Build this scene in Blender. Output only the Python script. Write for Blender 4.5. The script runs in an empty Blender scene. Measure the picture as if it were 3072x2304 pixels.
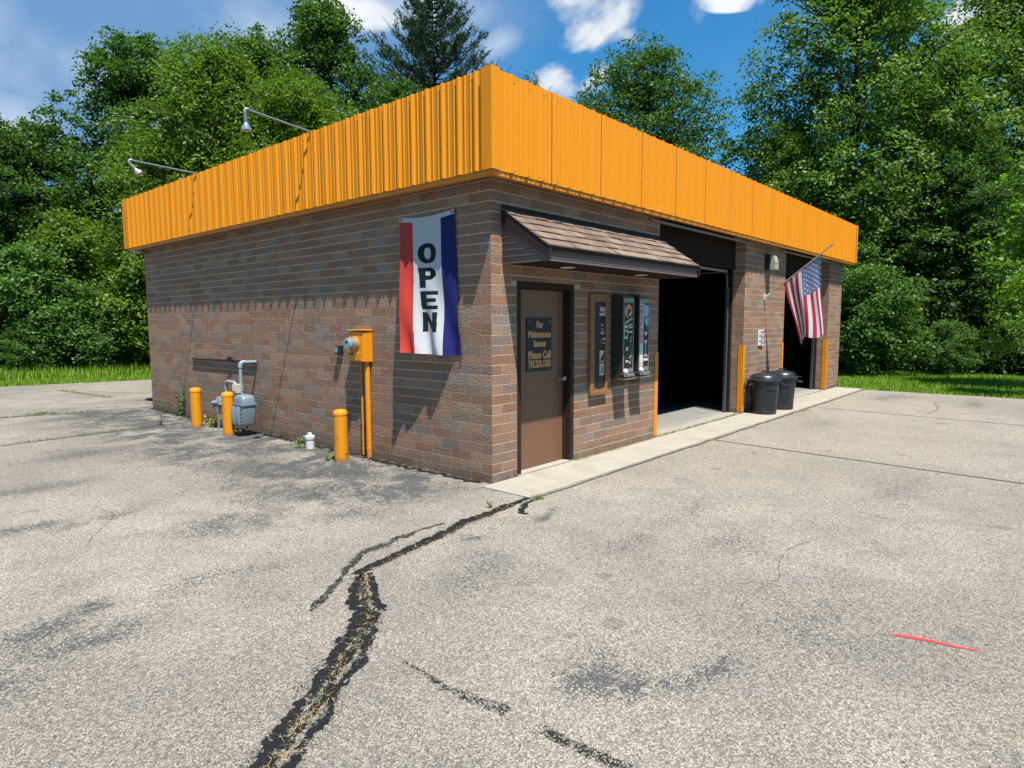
import bpy, bmesh, math, random
import numpy as np
from mathutils import Vector, Matrix, noise as mnoise
R_ = math.radians
random.seed(7); RNG = np.random.default_rng(11)
sc = bpy.context.scene
COL = sc.collection

# ------------------------------------------------------------------ camera
YAW, PITCH, ROLL = -0.8508, -0.0967, -0.0036
fw = Vector((-math.sin(YAW)*math.cos(PITCH), math.cos(YAW)*math.cos(PITCH), math.sin(PITCH)))
rt = Vector((math.cos(YAW), math.sin(YAW), 0)); up = rt.cross(fw)
rt2 = rt*math.cos(ROLL)+up*math.sin(ROLL); up2 = -rt*math.sin(ROLL)+up*math.cos(ROLL)
cam = bpy.data.cameras.new('camera'); camo = bpy.data.objects.new('camera', cam); COL.objects.link(camo)
m = Matrix((rt2, up2, -fw)).transposed().to_4x4(); m.translation = Vector((-4.6723, -4.3675, 1.6522))
camo.matrix_world = m
cam.sensor_width = 36; cam.lens = 1910.5/3072*36; cam.clip_start = .05; cam.clip_end = 2000
sc.camera = camo

# ------------------------------------------------------------------ sun, sky, exposure
SUNV = Vector((-.20, -.415, 1.0)).normalized()
sl = bpy.data.lights.new('sun', 'SUN'); sl.energy = 5.0; sl.angle = R_(.5); sl.color = (1, .955, .88)
so = bpy.data.objects.new('sun', sl); COL.objects.link(so); so.location = SUNV*60
so.rotation_euler = SUNV.to_track_quat('Z', 'Y').to_euler()
sc.view_settings.view_transform = 'Standard'; sc.view_settings.look = 'None'
sc.view_settings.exposure = 1.0; sc.view_settings.gamma = 1
sc.cycles.max_bounces = 5; sc.cycles.transparent_max_bounces = 8
sc.cycles.diffuse_bounces = 3

class NT:
    """tiny node-tree helper"""
    def __init__(s, tree): s.t = tree; s.n = tree.nodes; s.l = tree.links
    def new(s, typ, **kw):
        nd = s.n.new(typ)
        for k, v in kw.items(): setattr(nd, k, v)
        return nd
    def link(s, a, b): s.l.new(a, b)
    def val(s, sock, v):
        if isinstance(v, bpy.types.NodeSocket): s.link(v, sock)
        else: sock.default_value = v
    def math(s, op, a, b=0.0, c=0.0, clamp=False):
        nd = s.new('ShaderNodeMath', operation=op, use_clamp=clamp)
        s.val(nd.inputs[0], a); s.val(nd.inputs[1], b); s.val(nd.inputs[2], c); return nd.outputs[0]
    def vmath(s, op, a, b=(0, 0, 0), out=0):
        nd = s.new('ShaderNodeVectorMath', operation=op); s.val(nd.inputs[0], a)
        if op == 'SCALE': s.val(nd.inputs['Scale'], b)
        else: s.val(nd.inputs[1], b)
        return nd.outputs['Value'] if out else nd.outputs[0]
    def noise(s, vec, scale, detail=3, rough=.5, dist=0, color=False):
        nd = s.new('ShaderNodeTexNoise'); s.val(nd.inputs['Vector'], vec); nd.inputs['Scale'].default_value = scale
        nd.inputs['Detail'].default_value = detail; nd.inputs['Roughness'].default_value = rough
        nd.inputs['Distortion'].default_value = dist
        return nd.outputs['Color' if color else 'Fac']
    def sstep(s, v, lo, hi, to0=0.0, to1=1.0):
        nd = s.new('ShaderNodeMapRange', interpolation_type='SMOOTHSTEP'); s.val(nd.inputs[0], v)
        nd.inputs[1].default_value = lo; nd.inputs[2].default_value = hi
        nd.inputs[3].default_value = to0; nd.inputs[4].default_value = to1; return nd.outputs[0]
    def mix(s, f, a, b, mode='MIX'):
        nd = s.new('ShaderNodeMix', data_type='RGBA', blend_type=mode); s.val(nd.inputs[0], f)
        for k, v in ((6, a), (7, b)):
            if isinstance(v, tuple) and len(v) == 3: v = v+(1,)
            s.val(nd.inputs[k], v)
        return nd.outputs[2]
    def grey(s, v):
        nd = s.new('ShaderNodeCombineXYZ')
        for i in range(3): s.val(nd.inputs[i], v)
        return nd.outputs[0]

w = bpy.data.worlds.new('World'); sc.world = w; w.use_nodes = True
T = NT(w.node_tree); bg = w.node_tree.nodes['Background']; bg.inputs[1].default_value = .05
sky = T.new('ShaderNodeTexSky', sky_type='NISHITA'); sky.sun_disc = False
sky.sun_elevation = math.asin(SUNV.z); sky.sun_rotation = math.atan2(SUNV.x, SUNV.y)
sky.air_density = 1.0; sky.dust_density = .4; sky.ozone_density = 2.2
skyc = T.mix(1.0, sky.outputs[0], (.38, 1.26, 1.66), 'MULTIPLY')
tc = T.new('ShaderNodeTexCoord'); D = T.vmath('NORMALIZE', tc.outputs['Generated'])
cn = T.noise(D, 7.0, 7, .54, .3); cn2 = T.noise(D, 3.2, 5, .55, .2)
def cloud_dir(u, v):     # direction in the sky of a cloud (angles worked out from the photograph once)
    return (fw + rt2*((u-1536)/1910.5) - up2*((v-1152)/1910.5)).normalized()
def blob(u, v, ru, rv, rot=0.0):
    c = cloud_dir(u, v); ex = Vector((0, 0, 1)).cross(c).normalized()*-1; ey = c.cross(ex).normalized()*-1
    if ey.z < 0: ey = -ey
    cs, sn = math.cos(R_(rot)), math.sin(R_(rot)); a = ex*cs+ey*sn; b = -ex*sn+ey*cs
    off = T.vmath('SUBTRACT', D, tuple(c))
    x = T.vmath('DOT_PRODUCT', off, tuple(a*(1910.5/ru)), 1); y = T.vmath('DOT_PRODUCT', off, tuple(b*(1910.5/rv)), 1)
    r2 = T.math('ADD', T.math('MULTIPLY', x, x), T.math('MULTIPLY', y, y))
    r2 = T.math('ADD', r2, T.math('MULTIPLY', T.vmath('DOT_PRODUCT', D, tuple(c), 1), -.0)) if False else r2
    front = T.math('GREATER_THAN', T.vmath('DOT_PRODUCT', D, tuple(c), 1), 0.0)
    return T.math('MULTIPLY', T.math('SUBTRACT', 1.0, T.math('SQRT', r2), clamp=True), front)
puff = None
for b in ((1830, 20, 250, 150, 0), (1760, 90, 110, 80, 0), (1880, 110, 90, 60, 0), (1655, 245, 130, 75, 0), (1790, 235, 90, 50, 35), 
          (2230, -45, 150, 60, 0), (3060, 40, 190, 120, 30), (30, 450, 120, 60, 0), (1160, 45, 200, 60, 0), (2800, -350, 400, 160, 0), (700, -400, 500, 200, 0)):
    o = blob(*b); puff = o if puff is None else T.math('MAXIMUM', puff, o)
pm = T.sstep(T.math('ADD', T.math('MULTIPLY', puff, .75), T.math('MULTIPLY', T.math('SUBTRACT', cn, .5), 3.0)), .20, .70)
pm = T.math('MULTIPLY', pm, T.sstep(puff, 0.0, .12))
def field(bl):
    f = None
    for b in bl: o = blob(*b); f = o if f is None else T.math('MAXIMUM', f, o)
    return f
broad = field(((150, 150, 900, 480, 0), (900, -60, 700, 260, 0), (1250, 30, 420, 130, 0)))
bm = T.math('MULTIPLY', T.sstep(T.math('ADD', broad, T.math('MULTIPLY', T.math('SUBTRACT', cn2, .5), 1.1)), -.12, .55), .92)
veil = field(((190, 170, 520, 190, -20), (760, 80, 420, 190, -18), (1130, 20, 420, 110, 5), (430, 300, 330, 110, -20), (60, 360, 260, 90, 5), (1500, 130, 110, 50, 25), (1790, 270, 150, 70, 30)))
vm = T.math('MULTIPLY', T.sstep(T.math('ADD', T.math('MULTIPLY', veil, .55), T.math('ADD', T.math('MULTIPLY', T.math('SUBTRACT', cn2, .5), 2.1), T.math('MULTIPLY', T.math('SUBTRACT', cn, .5), .7))), .08, .75), T.math('MULTIPLY', T.sstep(veil, 0, .3), .9))
ccol = T.mix(T.sstep(cn, .38, .62), (6.2, 7.0, 8.0), (9.4, 9.7, 10.0))
c1 = T.mix(vm, T.mix(bm, skyc, (1.75, 3.5, 6.3)), (5.6, 6.9, 8.7)); c2 = T.mix(pm, c1, ccol)
T.link(c2, bg.inputs[0])

# ------------------------------------------------------------------ materials
KALB = .60      # the colours below were first measured for a sun about half a stop weaker
def mat(name, col, rough=.6, metal=0.0, var=.12, vscale=6.0, bump=0.0, bscale=60.0, spec=.4, coat=0.0, fn=None):
    ma = bpy.data.materials.new(name); ma.use_nodes = True; t = NT(ma.node_tree)
    p = ma.node_tree.nodes['Principled BSDF']
    tcn = t.new('ShaderNodeTexCoord'); V = tcn.outputs['Object']
    n = t.noise(V, vscale, 5, .6); n2 = t.noise(V, vscale*9, 3, .6)
    f = t.math('ADD', t.math('MULTIPLY', t.math('SUBTRACT', n, .5), var*2), t.math('MULTIPLY', t.math('SUBTRACT', n2, .5), var))
    c = t.mix(1.0, tuple(col), t.grey(t.math('ADD', f, 1.0)), 'MULTIPLY')
    if fn: c = fn(t, V, c, p)
    c = t.mix(1.0, c, (KALB, KALB, KALB), 'MULTIPLY')
    t.link(c, p.inputs['Base Color'])
    p.inputs['Roughness'].default_value = rough; p.inputs['Metallic'].default_value = metal
    p.inputs['Specular IOR Level'].default_value = spec; p.inputs['Coat Weight'].default_value = coat
    if bump:
        bn = t.new('ShaderNodeBump'); bn.inputs['Strength'].default_value = bump; bn.inputs['Distance'].default_value = .01
        t.link(t.noise(V, bscale, 3, .6), bn.inputs['Height']); t.link(bn.outputs[0], p.inputs['Normal'])
    return ma
def sep(t, V):
    s = t.new('ShaderNodeSeparateXYZ'); t.link(V, s.inputs[0]); return s.outputs

def fascia_fn(t, V, c, p):
    s = t.vmath('MULTIPLY', V, (9, 9, .7)); st = t.noise(s, 1.0, 5, .6)
    c = t.mix(t.sstep(st, .52, .8, 0, .30), c, (.72, .25, .005))
    z = sep(t, V)[2]
    g = t.noise(t.vmath('MULTIPLY', V, (14, 14, 2.5)), 1.0, 4, .65)
    d = t.math('MULTIPLY', t.sstep(g, .55, .8), t.sstep(z, 3.55, 3.05)); c = t.mix(t.math('MULTIPLY', d, .35), c, (.30, .13, .03))
    chips = t.sstep(t.noise(V, 26, 2, .5), .735, .75); return t.mix(t.math('MULTIPLY', chips, .8), c, (.14, .07, .04))
ORANGE = (.97, .345, .004)
M = {}
M['fascia'] = mat('orange_painted_metal', ORANGE, .5, spec=.22, var=.06, vscale=1.2, bump=.05, bscale=14, fn=fascia_fn)
M['orange'] = mat('orange_paint', (.95, .34, .005), .5, var=.07, vscale=5, bump=.08, bscale=40,
    fn=lambda t, V, c, p: t.mix(t.math('MULTIPLY', t.sstep(sep(t, V)[2], .09, .0), t.sstep(t.noise(V, 40, 4, .7), .35, .6, .2, .9)), t.mix(t.sstep(t.math('ADD', t.noise(V, 17, 5, .75), t.sstep(sep(t, V)[2], .5, .0, 0, .05)), .635, .665, 0, .85), c, (.16, .085, .05)), (.20, .15, .11)))
M['seam'] = mat('seam_shadow_gap', (.16, .07, .02), .8)
M['orangetrim'] = mat('orange_trim', (.84, .30, .01), .5, var=.2, vscale=8)
def brick_fn(t, V, c, p):
    a = t.new('ShaderNodeAttribute', attribute_name='tone', attribute_type='GEOMETRY')
    r = t.new('ShaderNodeValToRGB'); t.link(a.outputs['Fac'], r.inputs[0]); r.color_ramp.interpolation = 'CONSTANT'
    cols = [(0, (.270, .155, .105)), (.16, (.300, .178, .126)), (.34, (.335, .208, .150)), (.50, (.290, .188, .145)), (.62, (.345, .240, .180)),
            (.72, (.250, .175, .142)), (.84, (.225, .185, .165)), (.93, (.265, .230, .208))]
    e = r.color_ramp.elements; e[0].position = 0; e[0].color = cols[0][1]+(1,); e[1].position = cols[1][0]; e[1].color = cols[1][1]+(1,)
    for q, cc in cols[2:]: x = e.new(q); x.color = cc+(1,)
    n = t.noise(t.vmath('MULTIPLY', V, (30, 30, 12)), 1.0, 4, .7); n2 = t.noise(V, 90, 2, .6)
    f = t.math('ADD', t.math('MULTIPLY', n, .55), t.math('ADD', t.math('MULTIPLY', n2, .35), .56))
    c = t.mix(1.0, t.mix(1.0, t.mix(.08, r.outputs[0], (.285, .185, .135)), (1.30, 1.20, 1.07), 'MULTIPLY'), t.grey(f), 'MULTIPLY')
    c = t.mix(t.sstep(t.noise(V, 1.3, 5, .6), .5, .75, 0, .22), c, (.19, .14, .115))
    sp = t.sstep(t.noise(t.vmath('MULTIPLY', V, (18, 18, 7)), 1.0, 5, .75), .68, .8, 0, .45); c = t.mix(sp, c, (.42, .36, .31))
    z = sep(t, V)[2]; low = t.math('MULTIPLY', t.sstep(z, .22, .0), t.noise(V, 7, 4, .6)); return t.mix(t.math('MULTIPLY', low, .8), c, (.09, .075, .062))
M['brick'] = mat('brown_split_face_brick', (.3, .2, .1), .85, bump=.9, bscale=42, fn=brick_fn, spec=.2)
M['mortar'] = mat('pale_mortar', (.70, .525, .375), .9, var=.18, vscale=9, bump=.4, bscale=80, spec=.2,
    fn=lambda t, V, c, p: t.mix(t.sstep(t.noise(V, 2.1, 5, .6), .48, .72, 0, .6), c, (.34, .24, .18)))
def lot_fn(t, V, c, p):
    x, y, z = sep(t, V)
    big = t.noise(V, .33, 6, .6, .4); mid = t.noise(V, 1.7, 6, .62, .3); fine = t.noise(V, 62, 4, .72)
    vo = t.new('ShaderNodeTexVoronoi', feature='DISTANCE_TO_EDGE'); t.link(V, vo.inputs['Vector']); vo.inputs['Scale'].default_value = 105
    vc = t.new('ShaderNodeTexVoronoi', feature='F1'); t.link(V, vc.inputs['Vector']); vc.inputs['Scale'].default_value = 105
    c = t.mix(t.sstep(big, .35, .65), (.40, .355, .295), (.545, .485, .40))
    c = t.mix(t.sstep(mid, .45, .68, 0, .62), c, (.345, .315, .275))
    warm = t.math('MULTIPLY', t.sstep(x, -1.0, 4.0), t.sstep(y, -5.5, -2.2)); c = t.mix(t.math('MULTIPLY', warm, .45), c, (.55, .49, .385))
    # stones in the surface
    sepc = t.new('ShaderNodeSeparateColor'); t.link(vc.outputs['Color'], sepc.inputs[0])
    st = t.math('ADD', t.math('MULTIPLY', sepc.outputs[0], .95), .50); c = t.mix(.85, c, t.mix(1.0, c, t.grey(st), 'MULTIPLY'))
    crev = t.sstep(t.math('SUBTRACT', vo.outputs['Distance'], t.math('MULTIPLY', t.math('SUBTRACT', fine, .5), .22)), .0, .11, 0.22, 1.0)
    c = t.mix(.9, c, t.mix(1.0, c, t.grey(crev), 'MULTIPLY'))
    # worn dark sealer: blotches at their places, strongest beside the west wall
    wob = t.vmath('ADD', V, t.vmath('SCALE', t.vmath('SUBTRACT', t.noise(V, 1.1, 4, .6, color=True), (.5, .5, .5)), 1.0))
    dark = None
    for bx, by, rx, ry, a in BLOTS:
        d = t.vmath('DIVIDE', t.vmath('SUBTRACT', wob, (bx, by, 0)), (rx, ry, 50)); d = t.vmath('LENGTH', d, out=1)
        mm = t.math('MULTIPLY', t.math('SUBTRACT', 1.0, d, clamp=True), a*1.02); dark = mm if dark is None else t.math('MAXIMUM', dark, mm)
    side = t.math('MULTIPLY', t.sstep(x, -2.9, -.7), t.math('MULTIPLY', t.sstep(y, -.6, 1.0), t.sstep(y, 11.5, 8.5)))
    side = t.math('MULTIPLY', side, t.sstep(t.noise(wob, 1.5, 4, .65), .3, .62)); side = t.math('MULTIPLY', side, t.sstep(t.noise(wob, 4.5, 5, .7, .6), .32, .62, .45, 1.15)); dark = t.math('MAXIMUM', dark, t.math('MULTIPLY', side, 1.12))
    dark = t.math('ADD', dark, t.sstep(t.noise(V, .8, 6, .7, .5), .60, .78, 0, .38))
    thr = t.math('ADD', t.math('MULTIPLY', t.math('SUBTRACT', fine, .5), 2.6), t.math('MULTIPLY', t.math('SUBTRACT', t.noise(V, 24, 5, .7), .5), 1.5))
    thr = t.math('ADD', thr, t.math('MULTIPLY', t.math('SUBTRACT', sepc.outputs[1], .5), .5))
    dm = t.sstep(t.math('SUBTRACT', dark, t.math('ADD', thr, .50)), -.16, .16)
    c = t.mix(t.math('MULTIPLY', dm, .88), c, (.070, .077, .086))
    drip = t.sstep(t.noise(V, 2.6, 2, .4), .70, .735, 0, .55); c = t.mix(t.math('MULTIPLY', drip, t.sstep(fine, .35, .55)), c, (.12, .115, .11))
    yel = t.sstep(t.noise(V, 3.4, 3, .6), .66, .78, 0, .35); c = t.mix(yel, c, (.52, .43, .25))
    b = t.new('ShaderNodeBump'); b.inputs['Strength'].default_value = .5; b.inputs['Distance'].default_value = .006
    t.link(t.math('ADD', crev, t.math('MULTIPLY', sepc.outputs[0], .8)), b.inputs['Height']); t.link(b.outputs[0], p.inputs['Normal'])
    return c
BLOTS = [(-2.5, .85, .5, .35, .7), (-2.2, .7, .45, .3, .65), (-3.9, -.2, .45, .35, .75), (-3.65, -.05, .28, .2, .8), (-2.2, -2.8, .35, .3, .75), (-2.1, -3.0, .25, .2, .8),
         (-1.9, -3.15, .3, .2, .7), (-1.56, .27, .45, .4, .6), (-3.74, -.5, .4, .25, .7), (-3.48, 1.93, .5, .25, .7), (-2.9, 1.84, .4, .25, .6), (-.64, -1.95, .6, .4, .45),
         (-.07, -2.5, .6, .45, .45), (-.55, -.95, .28, .12, .85), (-1.3, -.95, .2, .12, .8), (-3.3, -2.9, .3, .2, .5), (-4.1, -.75, .3, .4, .6), (-3.0, -.3, .9, .3, .45), (-1.7, -1.6, .8, .5, .42), (.6, -1.9, 1.2, .5, .42), (2.4, -3.2, 1.5, .5, .42), (-3.1, 3.4, 1.5, .5, .55), (-2.2, 5.0, 1.4, .8, .6), (-4, -2.2, .6, .5, .5), (-1.2, 2.6, .8, 1.4, .75),
         (-.7, 1.3, .5, .8, .7), (.9, 10.7, 2.0, .9, .7), (-1.4, 8.6, 1.6, .8, .7), (11, -1.5, 1.4, .5, .55), (6.3, -1.4, .9, .4, .4), (10.8, -3, 1.5, .4, .55), (-1.0, -3.4, 1.0, .8, .38)]
M['lot'] = mat('weathered_exposed_aggregate_asphalt', (.4, .4, .4), .92, spec=.25, fn=lot_fn)
def slab_fn(t, V, c, p):
    n = t.noise(V, 2.4, 6, .65); c = t.mix(t.sstep(n, .45, .75, 0, .5), c, (.33, .30, .25))
    return t.mix(t.sstep(t.noise(V, 70, 3, .7), .6, .75, 0, .35), c, (.2, .18, .15))
M['apron'] = mat('pale_concrete', (.50, .455, .375), .9, var=.2, vscale=3, bump=.25, bscale=90, spec=.25, fn=slab_fn)
M['floor'] = mat('stained_concrete_painted_shade', (.30, .285, .26), .8, var=.2, vscale=3, bump=.2, bscale=60, spec=.3,
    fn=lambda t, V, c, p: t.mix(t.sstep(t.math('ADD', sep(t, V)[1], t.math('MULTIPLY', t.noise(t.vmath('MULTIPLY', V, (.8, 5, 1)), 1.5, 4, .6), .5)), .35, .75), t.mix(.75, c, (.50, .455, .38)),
        t.mix(t.sstep(sep(t, V)[1], .9, 1.5), c, (.02, .02, .02))))  # dirty concrete; deeper in, the shade of the bay is painted near black
M['grass_soil'] = mat('lawn_soil', (.10, .17, .035), .95, var=.35, vscale=2, bump=.6, bscale=30, spec=.1)
def leafmat(name, col, trans=.42, hue=.28):
    ma = bpy.data.materials.new(name); ma.use_nodes = True; t = NT(ma.node_tree); p = ma.node_tree.nodes['Principled BSDF']; out = ma.node_tree.nodes['Material Output']
    a = t.new('ShaderNodeAttribute', attribute_name='tone', attribute_type='GEOMETRY')
    col = tuple(x*.72 for x in col); lo = tuple(x*(1-hue*1.6) for x in col); hi = (col[0]*(1+hue*2.2), col[1]*(1+hue*1.5), col[2]*(1+hue*.4))
    c = t.mix(a.outputs['Fac'], lo, hi); t.link(c, p.inputs['Base Color']); p.inputs['Roughness'].default_value = .5; p.inputs['Specular IOR Level'].default_value = .35
    tr = t.new('ShaderNodeBsdfTranslucent'); t.link(t.mix(1.0, c, (1.15, 1.3, .5), 'MULTIPLY'), tr.inputs[0])
    mx = t.new('ShaderNodeMixShader'); mx.inputs[0].default_value = trans; t.link(p.outputs[0], mx.inputs[1]); t.link(tr.outputs[0], mx.inputs[2]); t.link(mx.outputs[0], out.inputs[0])
    return ma
M['leaf_maple'] = leafmat('maple_leaves', (.066, .155, .026))
M['leaf_ash'] = leafmat('ash_leaves', (.125, .235, .025))
M['leaf_big'] = leafmat('cottonwood_leaves', (.125, .245, .038))
M['leaf_young'] = leafmat('young_leaves', (.16, .33, .03))
M['leaf_shrub'] = leafmat('shrub_leaves', (.085, .20, .035))
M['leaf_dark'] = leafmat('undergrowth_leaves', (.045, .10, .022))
M['needle'] = leafmat('pine_needles', (.032, .080, .038), .15, .3)
M['blade'] = leafmat('grass_blades', (.19, .36, .024), .3, .3)
M['weed'] = leafmat('weed_leaves', (.12, .19, .05), .3, .3)
M['straw'] = leafmat('dry_straw', (.40, .29, .14), .15, .3)
M['bark'] = mat('bark', (.075, .060, .048), .9, var=.35, vscale=4, bump=.8, bscale=18, spec=.1)
M['tar'] = None
def alphamat(name, col, fscale, lo, hi, rough=.6, coarse=1.2):
    ma = bpy.data.materials.new(name); ma.use_nodes = True; t = NT(ma.node_tree); p = ma.node_tree.nodes['Principled BSDF']
    V = t.new('ShaderNodeTexCoord').outputs['Object']; a = t.new('ShaderNodeAttribute', attribute_name='cover', attribute_type='GEOMETRY')
    n = t.math('ADD', t.math('MULTIPLY', t.math('SUBTRACT', t.noise(V, fscale, 4, .7), .5), 1.3), t.math('ADD', t.math('MULTIPLY', t.math('SUBTRACT', t.noise(V, fscale*.16, 3, .6), .5), coarse), .5))
    al = t.sstep(t.math('SUBTRACT', a.outputs['Fac'], n), lo, hi); t.link(al, p.inputs['Alpha']); bb = t.new('ShaderNodeBump'); bb.inputs['Strength'].default_value = .9; bb.inputs['Distance'].default_value = .01; t.link(t.noise(V, 80, 3, .7), bb.inputs['Height']); t.link(bb.outputs[0], p.inputs['Normal'])
    c = t.mix(1.0, col, t.grey(t.math('ADD', t.math('MULTIPLY', t.noise(V, 35, 3, .6), 1.2), .4)), 'MULTIPLY'); t.link(c, p.inputs['Base Color']); p.inputs['Roughness'].default_value = rough; p.inputs['Specular IOR Level'].default_value = .12
    return ma
M['tar'] = alphamat('crack_sealant', (.013, .0135, .015), 95, -.03, .03, .7)
M['tarworn'] = alphamat('worn_crack_sealant', (.018, .019, .020), 120, -.03, .05, .7, .25)
M['dirt'] = alphamat('crack_dirt', (.075, .066, .052), 60, -.02, .08, .95)
M['moss'] = alphamat('crack_moss', (.15, .19, .05), 45, -.02, .08, .95)
M['spray'] = alphamat('red_marking_paint', (.75, .055, .06), 85, -.05, .10, .7)
M['brownmetal'] = mat('dark_brown_metal', (.050, .030, .022), .6, var=.1, spec=.12)
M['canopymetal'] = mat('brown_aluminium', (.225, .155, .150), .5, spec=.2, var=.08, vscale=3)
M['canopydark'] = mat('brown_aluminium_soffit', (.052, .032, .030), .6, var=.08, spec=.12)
M['doorbrown'] = mat('brown_steel_door', (.26, .122, .066), .45, var=.10, vscale=2.5, bump=.04,
    fn=lambda t, V, c, p: t.mix(t.sstep(t.noise(V, 11, 4, .7), .66, .72, 0, .6), c, (.12, .07, .05)))
M['siding'] = mat('dark_brown_siding', (.040, .024, .018), .75, var=.12, vscale=3, spec=.08)
M['galv'] = mat('galvanised_steel', (.30, .31, .33), .45, .7, var=.15, vscale=8)
M['grail'] = mat('grey_rail', (.36, .36, .37), .5, var=.2, vscale=8)
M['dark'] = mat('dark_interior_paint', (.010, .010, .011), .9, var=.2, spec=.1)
M['black'] = mat('black_plastic', (.018, .020, .024), .42, var=.15, vscale=5, bump=.06, bscale=90, spec=.5)
M['bin'] = mat('black_bin_plastic', (.024, .028, .036), .36, var=.25, vscale=4, bump=.1, bscale=120, spec=.5)
M['gunmetal'] = mat('dark_stainless', (.11, .105, .09), .32, .6, var=.15, vscale=4)
M['steel'] = mat('brushed_stainless', (.42, .40, .37), .42, .5, var=.12, vscale=6)
M['gas'] = mat('blue_grey_meter_paint', (.25, .32, .38), .5, .15, var=.2, vscale=12, bump=.1, bscale=60)
M['gaspipe'] = mat('grey_pipe_paint', (.33, .40, .46), .5, var=.15, vscale=12)
M['rust'] = mat('brown_painted_pipe', (.13, .060, .050), .7, var=.3, vscale=14, bump=.2, bscale=60)
M['white'] = mat('white_plastic', (.80, .81, .80), .45, var=.05)
M['cream'] = mat('cream_plastic', (.62, .60, .48), .5, var=.12)
M['lens'] = mat('weathered_lens', (.50, .54, .38), .25, var=.25, vscale=14, spec=.6)
M['wood'] = mat('brown_wood_frame', (.36, .155, .055), .55, var=.25, vscale=6, bump=.1)
M['rustwood'] = mat('stained_panel', (.17, .085, .035), .7, var=.35, vscale=7)
M['alum'] = mat('pipe_aluminium', (.40, .47, .44), .35, .5, var=.12, vscale=9)
M['glassy'] = mat('lamp_glass', (.55, .66, .80), .12, .6, var=.2, vscale=30, spec=.8)
def shingle_fn(t, V, c, p):
    a = t.new('ShaderNodeAttribute', attribute_name='tone', attribute_type='GEOMETRY')
    c = t.mix(a.outputs['Fac'], (.19, .125, .095), (.37, .265, .20)); f = t.math('ADD', t.math('MULTIPLY', t.noise(V, 130, 2, .7), .9), .55)
    c = t.mix(1.0, c, t.grey(f), 'MULTIPLY'); return t.mix(t.sstep(t.noise(V, 9, 4, .6), .5, .7, 0, .5), c, (.24, .20, .20))
M['shingle'] = mat('brown_asphalt_shingles', (.3, .2, .2), .92, bump=.5, bscale=140, fn=shingle_fn, spec=.15)
M['roof'] = mat('grey_roof_membrane', (.2, .2, .2), .9)
def cloth(name, col, tr=.25):
    ma = mat(name, col, .7, var=.04, spec=.25); t = NT(ma.node_tree); p = ma.node_tree.nodes['Principled BSDF']; out = ma.node_tree.nodes['Material Output']
    q = t.new('ShaderNodeBsdfTranslucent'); q.inputs[0].default_value = tuple(col)+(1,); mx = t.new('ShaderNodeMixShader'); mx.inputs[0].default_value = tr
    t.link(p.outputs[0], mx.inputs[1]); t.link(q.outputs[0], mx.inputs[2]); t.link(mx.outputs[0], out.inputs[0]); return ma
M['c_red'] = cloth('red_nylon', (.78, .075, .055)); M['c_white'] = cloth('white_nylon', (.80, .82, .86)); M['c_navy'] = cloth('navy_nylon', (.016, .018, .17), .15)
M['c_black'] = cloth('black_nylon', (.012, .012, .018), .1); M['c_crim'] = cloth('crimson_nylon', (.56, .03, .06)); M['c_blue'] = cloth('faded_blue_nylon', (.17, .23, .44), .35)
for k, c in dict(p_orange=(.85, .36, .10), p_pale=(.85, .62, .42), p_black=(.014, .016, .018), p_red=(.72, .10, .10), p_pink=(.80, .28, .38), p_white=(.78, .80, .80), p_yellow=(.85, .55, .12),
                 p_lime=(.68, .78, .35), p_sky=(.40, .62, .82), p_blue=(.10, .30, .50), p_grey=(.30, .31, .30), p_teal=(.25, .45, .52), p_warn=(.72, .52, .03), p_dkbrown=(.10, .04, .02)).items():
    M[k] = mat('print_'+k[2:], c, .5, var=.03)

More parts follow.
